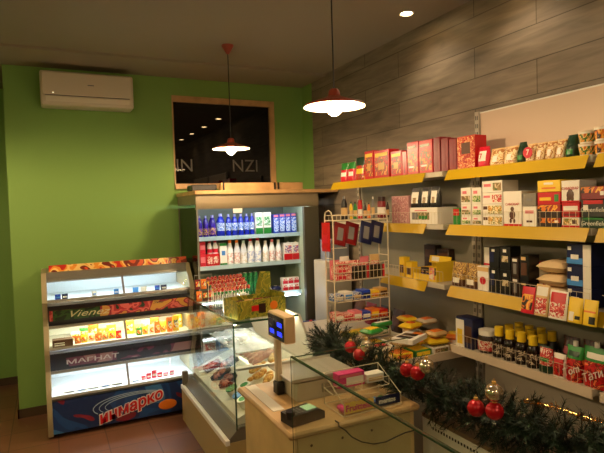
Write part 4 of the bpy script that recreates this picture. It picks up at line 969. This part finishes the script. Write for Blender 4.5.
# small snack stand left of it
st = thing('snack_stand', 'small wire stand of snack sachets left of the lollipop rack', 'stand', (1.04, 3.86, TG))
b = MB(); b.bb(-.07, .07, -.05, .05, 0, .004)
for sx in (-.065, .065): b.tube([(sx, .04, .004), (sx, .04, .20)], .0025, 0, 5)
for zz in (.06, .13, .195): b.tube([(-.065, .04, zz), (.065, .04, zz)], .002, 0, 5)
b.build('wire_frame', GREYM, st)
for r in range(2):
    for i in range(3):
        o = pouch('snack_sachet', .042, .02, .075, [ORANGE, BROWN, RED, DRED, ORANGE, BROWN][r*3+i], [(.15, .3, .85, .8, P_MIX)], r*3+i+20); o.location = (1.04-.046+.046*i, 3.885-.03*(1-r), TG+.0045+.085*r); 
        if r == 1: o.location.y = 3.886
        tag(o, '%s snack sachet from the left in the %s row of the small wire stand' % (ORD[i], ('lower', 'upper')[r]), 'sachet', 'sachets on the small wire stand')

# ================================================================== on the serving table
scl = thing('shop_scale', 'grey-white shop scale with blue digits on a pole on the serving table', 'scale', (1.17, 2.345, TZ+.0006))
MB().prism([(-.15, 0), (.16, 0), (.165, .02), (.155, .085), (-.145, .085), (-.155, .02)], 'Y', -.135, .135).build('body', mat('scale_body', (196, 186, 164), .4), scl)
b = MB(); b.box(.36, .29, .006, (0, 0, .097), 0, .003); b.box(.36, .006, .014, (0, -.144, .104)); b.box(.36, .006, .014, (0, .144, .104)); b.cyl(.03, .009, (0, 0, .0853), 0)
b.build('tray', mat('scale_tray', (190, 184, 170), .25, .3), scl)
MB().box(.10, .004, .04, (.03, -.137, .045), 0).build('keypad', mat('scale_keypad', (150, 140, 124), .5), scl)
MB().bb(-.20, -.158, -.01, .045, 0, .065, 0, .006).build('pole_foot', BLACK, scl)
MB().bb(-.194, -.166, .0, .03, .0652, .31, 0, .003).build('pole', mat('pole_beige', (196, 178, 146), .4), scl)
hd = MB().bb(-.215, -.158, -.155, .045, .285, .415, 0, .006).build('display_head', BEIGE, scl)
MB().bb(-.2175, -.2152, -.148, .038, .295, .405).build('display_screen', mat('screen_black', (12, 12, 18), .2), hd)
DIG = emit('blue_digits', (30, 50, 255), 1.3)
for (ya, yb, za, zb_) in ((-.128, -.076, .358, .378), (-.128, -.076, .315, .335), (-.035, .012, .315, .335)):
    MB().bb(-.2186, -.2177, ya, yb, za, zb_).build('blue_digits', DIG, hd)
MB().bb(-.2186, -.2177, -.035, .022, .353, .385).build('unlit_digits', NAVY, hd)
tm = thing('card_terminal', 'black card terminal with pale green screen at the table\'s front corner', 'card terminal', (.955, 2.02, TZ), .15)
MB().prism([(-.085, 0), (.085, 0), (.085, .03), (.05, .048), (-.085, .042)], 'Y', -.045, .045).build('body', DARK, tm, rot=(0, 0, 0))
MB().cyl(.02, .03, (-.075, -.018, .03), 0, 14).build('aerial_hump', DARK, tm)
MB().box(.05, .055, .003, (.028, 0, .0475), 0, 0, (0, -.02, 0)).build('screen', emit('terminal_screen', (150, 180, 130), .5), tm)
b = MB()
for i in range(4):
    for j in range(3): b.box(.012, .016, .004, (-.07+.018*i, -.022+.022*j, .0445), 0, .001)
b.build('keypad', GREYP, tm)
# chewing candy rack
gr = thing('candy_rack', 'white wire candy rack with price strips at the table edge', 'rack', (1.265, 2.03, TZ))
b = MB()
for x in (-.15, .0, .15): b.tube([(x, -.09, .004), (x, -.09, .055), (x, -.092, .06)], .0021, 0, 5); b.tube([(x, -.09, .004), (x, .09, .004), (x, .09, .15)], .0021, 0, 5); b.tube([(x, .0, .07), (x, .09, .08)], .0021, 0, 5); b.tube([(x, 0, .07), (x, 0, .11)], .0021, 0, 5)
for (y, z_) in ((-.09, .055), (-.09, .006), (0, .07), (0, .11), (.09, .15), (.09, .08), (.09, .006)): b.tube([(-.15, y, z_), (.15, y, z_)], .0018, 0, 5)
b.tube([(-.15, -.09, .055), (-.15, .09, .15)], .0018, 0, 5); b.tube([(.15, -.09, .055), (.15, .09, .15)], .0018, 0, 5)
b.build('wire_frame', WIRE, gr)
l1 = MB().box(.15, .002, .046, (-.075, -.0955, .042), 0, 0, (-.1, 0, 0)).build('price_strip', mat('yellow_pink_strip', (240, 196, 90), .4), gr)
text(l1, 'Fruittella', .038, (-.078, -.0978, .04), MAG, bold=.001, ext=.0004)
l2 = MB().box(.13, .002, .042, (.075, -.0955, .04), 0, 0, (-.1, 0, 0)).build('price_strip', NAVY, gr)
text(l2, 'mentos', .03, (.07, -.0978, .04), PAPER, bold=.001, ext=.0004)
for i in range(8):
    o = carton('candy_roll', .028, .075, .022, [MAG, ORANGE, YELLOW, CRIM, NAVY, LBLUE, GRN, PAPER][i], [(.1, .2, .9, .8, PAPER)], bev=.006); o.location = (1.265-.126+.036*i, 1.99, TZ+.0075); tag(o, '%s candy roll from the left in the lower tray of the wire candy rack' % ORD[i], 'candy roll', 'candy rolls in the wire rack')
pk = carton('pink_candy_box', .14, .052, .065, MAG, [(.3, .15, .96, .7, PAPER), (.05, .75, .9, .9, PINK)]); pk.location = (1.225, 2.080, TZ+.0845); tag(pk, 'pink candy box with white panel on the upper tier of the wire candy rack', 'box')
pk = carton('candy_box', .095, .052, .04, PAPER, [(.1, .2, .9, .6, TANP)]); pk.location = (1.355, 2.078, TZ+.0845); tag(pk, 'low white candy box beside the pink one on the wire candy rack', 'box')
cb = MB(); cp = [(1.064, 1.897, 0.786), (1.092, 1.897, 0.75), (1.125, 1.897, 0.712), (1.174, 1.897, 0.679), (1.235, 1.897, 0.656), (1.298, 1.897, 0.651), (1.352, 1.897, 0.661), (1.402, 1.897, 0.669), (1.464, 1.897, 0.669)]
cb.tube([(cp[0][0], 1.93, TZ+.004), (cp[0][0], 1.9, TZ+.005)]+[(x, 1.8985, min(zz, TZ-.01)) for x, y, zz in cp], .003, 0, 6)
tag(cb.build('black_cord', BLACK), 'black cord hanging in a loop before the plywood table front', 'cord')

# blue crates beyond the deli case
cr0 = None
for k in range(2):
    t = thing('plastic_crate', ['lower dark blue plastic crate on the floor before the white cupboard', 'upper dark blue plastic crate stacked before the white cupboard'][k], 'crate', (1.93, 4.03, .0+.345*k))
    b = MB(); b.bb(-.17, .17, -.12, .12, 0, .01)
    for s_ in (-1, 1): b.box(.34, .012, .33, (0, s_*.114, .176)); b.box(.012, .216, .33, (s_*.164, 0, .176)); b.box(.36, .012, .02, (0, s_*.126, .33)); b.box(.012, .26, .02, (s_*.176, 0, .33))
    b.build('crate_body', mat('crate_blue', (22, 40, 120), .45), t)
    MB().box(.10, .004, .03, (0, -.1215, .27)).build('handle_slot', BLACK, t)
for i, (x, y) in enumerate(((1.82, 3.97), (1.90, 3.99), (1.98, 3.97))):
    o = bottle('small_jar', .035, .16, [BROWN, PAPER, CHOC][i], [PAPER, RED, CREAM][i], PAPER if i != 1 else GRN, 'jar'); o.location = (x, y, .3455+.0105); tag(o, ['brown jar with white lid in the upper blue crate', 'white jar with red lid in the upper blue crate', 'dark jar with cream lid in the upper blue crate'][i], 'jar')
for i, (x, y, hh) in enumerate(((1.82, 4.085, .37), (1.92, 4.09, .36), (2.03, 4.07, .35))):
    o = bottle('glass_bottle', .032, hh, [BROWN, PAPER, CHOC][i], [PAPER, PAPER, RED][i], TANP, 'juice'); o.location = (x, y, .3455+.0105); tag(o, ['brown bottle with white cap standing in the upper blue crate', 'white bottle standing in the upper blue crate', 'dark bottle with red cap standing in the upper blue crate'][i], 'bottle')

# ================================================================== counter wire rack
RX0, RX1, RY0, RY1 = 1.67, 2.10, 2.985, 3.095
wr = thing('wire_display_rack', 'cream wire display rack of sweets standing before the far shelving bay', 'rack', (0, 0, 0))
for x in (RX0, RX1):
    b = MB(); b.tube([(x, RY0, CZ+.004), (x, RY0, 1.60), (x, RY0+.02, 1.655), (x, RY0+.055, 1.67), (x, RY1-.01, 1.655), (x, RY1, 1.62), (x, RY1, CZ+.004)], .0045, 0, 6)
    for z_ in (.82, .92, 1.06, 1.20, 1.35): b.tube([(x, RY0, z_), (x, RY1, z_)], .003, 0, 5)
    b.build('side_frame', WIRE, wr)
for z_, fence in ((1.60, .035), (1.20, .11), (1.06, .03), (.92, .03), (.80, .025)):
    b = MB()
    for y in (RY0, RY1): b.tube([(RX0, y, z_), (RX1, y, z_)], .0035, 0, 5); b.tube([(RX0, y, z_+fence), (RX1, y, z_+fence)], .003, 0, 5)
    if fence > .05: b.tube([(RX0, RY0, z_+fence*.5), (RX1, RY0, z_+fence*.5)], .0025, 0, 5)
    n = 14
    for k in range(n+1):
        x = RX0+(RX1-RX0)*k/n; b.tube([(x, RY0, z_+fence), (x, RY0, z_), (x, RY1, z_), (x, RY1, z_+fence)], .0018, 0, 4)
    b.build('wire_shelf', WIRE, wr)
# bottles on its top
row = [(1.794, 0.051, 0.155), (1.848, 0.028, 0.117), (1.881, 0.03, 0.116), (1.92, 0.037, 0.126), (1.96, 0.027, 0.108), (1.991, 0.025, 0.107), (2.025, 0.026, 0.148), (2.097, 0.071, 0.146), (2.147, 0.025, 0.11)]
cc_ = [(DARK, GREYP, 'grey-capped dark'), (YELLOW, DGRN, 'green-capped yellow'), (GRN, CHOC, 'dark-capped green'), (RED, RED, 'red'), (CHOC, BLACK, 'black'), (ORANGE, CHOC, 'dark-capped orange'), (GREYP, PAPER, 'slim grey'), (DRED, CHOC, 'stout dark red'), (CHOC, DARK, 'small brown')]
for i, (x, w, h) in enumerate(row):
    o = bottle('spice_bottle', w*.42, h, cc_[i][0], cc_[i][1], PAPER if i in (7, 3) else TANP, 'jar' if i in (3, 7) else 'juice', .15, .5); o.location = (x, 3.045, 1.6065); tag(o, cc_[i][2]+' spice bottle on top of the wire rack', 'bottle', 'spice bottles on the wire rack')
# bags hung under its top shelf
hg = [(1.745, DRED, 'left dark red'), (1.85, DRED, 'right dark red'), (1.95, NAVY, 'left navy'), (2.055, NAVY, 'right navy')]
for i, (x, m_, n_) in enumerate(hg):
    o = pouch('hanging_snack_bag', .112, .022, .15, m_, [(.28, .25, .68, .75, GREYP)], i+30); o.location = (x-.02, 3.015+.032*(i % 2), 1.437); o.rotation_euler = (-.1, .28, .05); tag(o, n_+' snack bag hung below the top of the wire rack', 'bag', 'bags hung in the wire rack')
o = pouch('hanging_snack_bag', .09, .026, .19, RED, [(.2, .3, .8, .6, CRIM)], 37); o.location = (RX0-.024, 3.04, 1.40); o.rotation_euler = (0, 0, RW+.15); tag(o, 'bright red snack bag hung on the left side of the wire rack', 'bag')
def inrack(o, x, y, z_, label, cat, group=None, rot=(0, 0, 0)):
    o.location = (x, y, z_); o.rotation_euler = rot; return tag(o, label, cat, group)
for i in range(5):
    o = pouch('candy_bag', .074, .035, [.13, .15, .12, .14, .15, .13][i], [PINK, PAPER, P_PINK, PINK, TANP, P_PINK][i], [(.1, .15, .9, .7, P_PINK)], i+50); inrack(o, 1.72+.08*i, 3.068+.004*(i % 2), 1.2045, '%s pink candy bag from the left on the wire rack\'s second tier' % ORD[i], 'bag', 'pink candy bags', (0, 0, .05*((i % 2)-.5)))
for i in range(3):
    o = carton('pink_bar_box', .125, .042, .04, P_PINK, [(.1, .2, .7, .7, CRIM)]); inrack(o, 1.745+.004*i, 3.015, 1.2045+.041*i, '%s pink bar box stacked at the left of the wire rack\'s second tier' % ['lowest', 'middle', 'topmost'][i], 'box', 'pink bar boxes')
for i in range(2):
    o = carton('dark_chocolate_box', .12, .036, .085, CHOC, [(.1, .2, .85, .8, BLACK), (.86, 0, 1, 1, CRIM)]); inrack(o, 1.885+.13*i, 3.014, 1.2045, '%s dark chocolate box at the front of the wire rack\'s second tier' % ('left', 'right')[i], 'box', 'dark chocolate boxes')
c3 = [('blue_wafer_box', P_BLUEW), ('blue_wafer_box', PAPER), ('blue_wafer_box', P_BLUEW), ('blue_wafer_box', BLUE), ('yellow_wafer_box', YELLOW), ('yellow_wafer_box', GOLD)]
for i, (n_, m_) in enumerate(c3):
    o = carton(n_, .066, .088, .045+.012*(i % 2), m_, [(.1, .2, .9, .7, [PAPER, LBLUE, TANP, NAVY, ORANGE, BROWN][i])]); inrack(o, 1.712+.070*i, 3.04, 1.0645, '%s wafer box from the left on the wire rack\'s third tier' % ORD[i], 'box', 'wafer boxes in the wire rack', (0, 0, .03))
for i in range(6):
    m_ = [P_PINK, P_PINK, PINK, BLUE, ORANGE, RED][i]
    o = carton('wafer_pack', .066, .088, .05+.01*((i+1) % 2), m_, [(.1, .2, .9, .7, [PAPER, CRIM, PAPER, PAPER, YELLOW, ORANGE][i])]); inrack(o, 1.712+.070*i, 3.04, .9245, '%s wafer pack from the left on the wire rack\'s fourth tier' % ORD[i], 'pack', 'wafer packs in the wire rack', (0, 0, -.03))
for i in range(5):
    o = carton('bar_pack', .076, .088, .04, [TANP, P_MIX, YELLOW, P_PINK, GRN][i], [(.1, .2, .9, .7, PAPER)]); inrack(o, 1.715+.084*i, 3.04, .8045, '%s bar pack from the left on the wire rack\'s lowest tier' % ORD[i], 'pack', 'bar packs in the wire rack')

# ================================================================== sweets heaped on the deep shelf
HEAP = []
def heap(o, w, l, t, x, y, yaw, z0):
    hx = (abs(w*math.cos(yaw))+abs(l*math.sin(yaw)))/2*.96; hy = (abs(w*math.sin(yaw))+abs(l*math.cos(yaw)))/2*.96
    z = z0
    for (X_, Y_, HX, HY, ZT) in HEAP:
        if abs(x-X_) < hx+HX and abs(y-Y_) < hy+HY: z = max(z, ZT+.001)
    if z > CZ+.118:
        for c in list(o.children): bpy.data.objects.remove(c)
        bpy.data.objects.remove(o); return False
    HEAP.append((x, y, hx, hy, z+t)); o.location = (x, y, z); o.rotation_euler = (0, 0, yaw); return True
GRID = [(x, y) for y in (2.56, 2.70, 2.84) for x in (1.72, 1.86, 2.00, 2.14, 2.28)]
names = [('wafer_packet', TANP, P_CROIS, 'tan'), ('chocolate_box', PAPER, P_TEA, 'white'), ('candy_packet', YELLOW, ORANGE, 'yellow'), ('biscuit_packet', P_CROIS, PAPER, 'cream'), ('candy_packet', GRN, YELLOW, 'green')]
for i, (x, y) in enumerate(GRID):
    nm_, b_, f_, cn = names[(i*2+i//5) % 5]
    o = carton(nm_, .125, .115, .038, b_, [(.1, .2, .9, .8, f_)]); o.location = (x, y, CZ+.0005); MBt = None
    l = MB().box(.10, .09, .001, (0, 0, .0388)).build('top_print', f_, o)
    tag(o, '%s packet under the sweets heap, %s row from shelf end, %s from garland' % (cn, ORD[i//5], ORD[i % 5]), 'packet', 'bottom layer of the sweets heap')
top = [(352, 339, .16, .05, 'cream wafer pack with brown print at the left of the heap', 'wafer_pack', CREAM, BROWN, .1), (374, 336, .15, .05, 'cream wafer pack with brown print beside a green one', 'wafer_pack', CREAM, BROWN, .2), (334, 333, .12, .06, 'yellow-green wafer pack at the far left of the heap', 'wafer_pack', P_YG, YELLOW, .3), (365, 327, .16, .05, 'green wafer pack behind the cream ones', 'wafer_pack', GRN, PAPER, .1),
       (392, 330, .19, .045, 'first long tan wafer roll lying slantwise', 'wafer_roll', TANP, BROWN, .95), (401, 327, .19, .045, 'second long tan wafer roll lying slantwise', 'wafer_roll', CREAM, TANP, .95), (410, 327, .19, .045, 'third long tan wafer roll nearest the yellow packs', 'wafer_roll', TANP, CREAM, .95)]
# (placed in metres below, from where they lie on the heap)
TP = [(1.735, 2.89, 0.835), (1.882, 2.856, 0.835), (1.727, 3.086, 0.835), (1.975, 3.096, 0.835), (2.069, 2.93, 0.835), (2.171, 2.967, 0.835), (2.241, 2.957, 0.835)]
for (px_, py_, l_, w_, lb, nm_, b_, f_, yaw), P in zip(top, TP):
    o = carton(nm_, l_, w_, .032, b_, [], bev=.010); MB().box(l_*.7, w_*.6, .001, (0, 0, .0325)).build('top_print', f_, o); 
    if heap(o, l_, w_, .034, P[0], min(P[1], 2.90), yaw, CZ+.0395): tag(o, lb, 'pack')
TQ = [(2.101, 2.753, 0.84), (2.152, 2.568, 0.84), (1.958, 2.473, 0.84), (2.156, 2.481, 0.84), (2.274, 2.804, 0.84), (1.795, 2.356, 0.84), (2.009, 2.39, 0.84)]
q = [('coffee_candy_bag', YELLOW, RED, 'left yellow bag with red disc on the sweets heap', .3), ('coffee_candy_bag', YELLOW, RED, 'right yellow bag with red disc on the sweets heap', -.2), ('chocolate_assortment', PAPER, CHOC, 'flat white chocolate box with dark windows on the sweets heap', .45), ('candy_bag', TANP, ORANGE, 'tan bag at the open end of the deep shelf', .1), ('candy_bag', CREAM, ORANGE, 'cream bag behind the yellow bags', .0), ('candy_bag', YELLOW, GRN, 'small yellow bag just behind the garland', .4), ('candy_bag', TANP, BROWN, 'tan and brown bag beside the flat white box', .2)]
for (nm_, b_, f_, lb, yaw), P in zip(q, TQ):
    if nm_ == 'chocolate_assortment':
        o = carton(nm_, .20, .14, .03, b_, [], bev=.002)
        for x in (-.05, .02): MB().box(.055, .09, .0012, (x, .005, .0306)).build('window', CHOC, o)
        MB().box(.05, .06, .0012, (.07, -.02, .0306)).build('orange_print', ORANGE, o)
    else:
        o = bag(nm_, .15 if 'coffee' in nm_ else .12, .10, .04, b_, [(.2, .2, .8, .8, f_)] if 'coffee' not in nm_ else [(.1, .1, .9, .9, YELLOW)], len(lb))
        if 'coffee' in nm_: MB().cyl(.03, .002, (0, 0, .0395), 0, 16).build('red_disc', RED, o); MB().cyl(.018, .002, (0, 0, .0412), 0, 16).build('orange_disc', ORANGE, o)
    if 'assort' in nm_: ok = heap(o, .20, .14, .032, min(max(P[0], 1.70), 2.28), max(P[1], 2.58), yaw, CZ+.0395)
    else: ok = heap(o, .15 if 'coffee' in nm_ else .12, .10, .045, min(max(P[0], 1.70), 2.28), max(P[1], 2.57), yaw, CZ+.042)
    if ok: tag(o, lb, 'bag' if 'bag' in nm_ else 'box')
more = [(1.76, 2.60, 'cream', CREAM, CRIM), (1.80, 2.76, 'green', GRN, YELLOW), (1.90, 2.90, 'tan', TANP, BROWN), (2.33, 2.60, 'orange', ORANGE, YELLOW), (2.34, 2.73, 'brown', BROWN, GOLD), (2.33, 2.90, 'dark', CHOC, DRED), (2.20, 2.92, 'yellow', YELLOW, ORANGE), (2.10, 2.93, 'pale green', mat('pale_green_lid', (0, 0, 0)), GRN)]
for i, (x, y, cn, m_, f_) in enumerate(more):
    o = bag('candy_bag', .13, .10, .042, m_, [(.15, .2, .85, .8, f_)], i+120); 
    if heap(o, .13, .10, .045, x, y, .25*i, CZ+.042): tag(o, cn+' candy bag lying '+('in front on' if x < 2 else 'at the back of')+' the sweets heap', 'bag')
for i, (x, y, m_) in enumerate(((2.24, 3.42, DRED), (2.26, 3.27, CHOC), (2.26, 3.09, CHOC), (2.24, 3.58, BROWN))):
    o = pouch('dark_sweets_bag', .14, .10, .16, m_, [(.2, .3, .8, .7, BROWN)], i+60); o.location = (x, y, CZ+.001); o.rotation_euler = (0, 0, RW); tag(o, ['dark red bag behind', 'dark brown bag behind', 'dark brown bag right of', 'brown bag far behind'][i]+' the wire rack at the shelf back', 'bag')

# ================================================================== the pine garland and its baubles
GP = [(1.57, 2.93, .825), (1.55, 2.84, .835), (1.515, 2.65, .84), (1.50, 2.31, .848), (1.53, 1.98, .832), (1.60, 1.75, .795), (1.62, 1.54, .80), (1.65, 1.37, .80), (1.69, 1.16, .80), (1.70, .95, .80), (1.70, .75, .80)]
def cr_(pts, t):
    n = len(pts)-1; f = min(max(t, 0), .9999)*n; i = int(f); u = f-i
    p = [Vector(pts[max(0, min(n, i+k))]) for k in (-1, 0, 1, 2)]
    return .5*((2*p[1])+(-p[0]+p[2])*u+(2*p[0]-5*p[1]+4*p[2]-p[3])*u*u+(-p[0]+3*p[1]-3*p[2]+p[3])*u**3)
ga = thing('pine_garland', 'dark green artificial pine garland draped along the shelf edge and white cabinet', 'garland', (0, 0, 0))
MB().tube([tuple(cr_(GP, i/60)) for i in range(61)], .012, 0, 7).build('stem', mat('garland_stem', (50, 40, 24), .7), ga)
rg = random.Random(11)
nb = bmesh.new(); bs = MB()
NB = 900
def free(p):
    if 1.885 < p.y < 2.58 and p.x < 1.52: return p.z > .787
    if p.x > 1.63 and 2.48 < p.y < 3: return p.z > .90
    if p.x > 1.586 and 2.455 < p.y < 3.8: return p.z > CZ+.022
    if p.x > 1.562 and p.y < 1.995: return p.z > .704
    if p.y > 2.97 and p.x > 1.655: return False
    if p.y > 3.015: return False
    if p.y < 1.995 and p.x <= 1.562 and p.z < .69: return False
    if p.y <= 1.92 and p.x < 1.46: return False
    if p.y < 2.16 and p.x < 1.43: return False
    return p.z > .66
for k in range(NB):
    t = (k+rg.random())/NB; P = cr_(GP, t); T = (cr_(GP, min(1, t+.01))-cr_(GP, max(0, t-.01))).normalized()
    a = rg.uniform(0, 2*PI); u = T.orthogonal().normalized(); v = T.cross(u)
    D = (u*math.cos(a)+v*math.sin(a)+T*rg.uniform(-.7, .7)).normalized()
    Lb = rg.uniform(.085, .165)
    if not (free(P+D*Lb) and free(P+D*Lb*.6)): continue
    n = 46
    bs.tube([tuple(P), tuple(P+D*Lb*.95)], .0018, 0, 3)
    for q_ in range(n):
        s_ = (q_+rg.random())/n
        B = P+D*Lb*(.12+.88*s_); a2 = rg.uniform(0, 2*PI); u2_ = D.orthogonal().normalized(); v2_ = D.cross(u2_)
        R_ = u2_*math.cos(a2)+v2_*math.sin(a2); Nd = (R_+D*.75).normalized()*rg.uniform(.026, .042)
        side = D.cross(R_).normalized()*.0022
        tip = B+Nd
        if not free(tip): continue
        va, vb, vc = nb.verts.new(B-side), nb.verts.new(B+side), nb.verts.new(tip)
        nb.faces.new((va, vb, vc))
me = bpy.data.meshes.new('needles'); nb.to_mesh(me); nb.free(); me.materials.append(mat('pine_needles', (17, 40, 19), .6, var=.5, scale=14))
no = bpy.data.objects.new('needles', me); COL.objects.link(no); no.parent = ga
bs.build('twigs', mat('garland_stem', (0, 0, 0)), ga)
BP = [(1.43, 2.4, 0.94), (1.43, 2.316, 0.919), (1.43, 2.242, 0.981), (1.43, 1.909, 0.948), (1.43, 1.834, 0.955), (1.43, 1.771, 1.002), (1.43, 1.485, 0.916), (1.43, 1.393, 0.936), (1.43, 1.394, 1.004)]
bn_ = ['left red', 'right red', 'silver', 'left red', 'right red', 'silver', 'left red', 'right red', 'silver']
cl = ['far end of the garland', 'middle of the garland', 'near part of the garland']
for i, P in enumerate(BP):
    t = thing('christmas_bauble', '%s bauble of the cluster at the %s' % (bn_[i], cl[i//3]), 'bauble', P, 0, 'baubles on the pine garland')
    MB().ball(.033, (0, 0, 0), sub=3).build('ball', SILVER if i % 3 == 2 else REDB, t); MB().cyl(.008, .010, (0, 0, .031), 0, 10).build('cap', GOLD, t)
    MB().tube([(.004*math.cos(a), 0, .0455+.006*math.sin(a)) for a in [2*PI*k/10 for k in range(11)]], .0009, 0, 4).build('hook', GOLD, t)
tn = MB(); rg2 = random.Random(4)
tp = [(1.70, 1.50, .88), (1.72, 1.40, .895), (1.75, 1.28, .89), (1.77, 1.16, .885), (1.78, 1.0, .885)]
tpts = [tuple(cr_(tp, i/24)) for i in range(25)]
tn.tube(tpts, .004, 0, 5)
for i in range(140):
    P = cr_(tp, rg2.random()); d = Vector((rg2.uniform(-1, 1), rg2.uniform(-1, 1), rg2.uniform(-1, 1))).normalized()
    tn.box(.003, .0006, .03, tuple(P+d*.012), 0, 0, (d.x*3, d.y*3, d.z*3))
tag(tn.build('gold_tinsel', mat('gold_tinsel', (226, 170, 90), .18, .9)), 'strand of gold tinsel laid along the near end of the garland', 'tinsel')
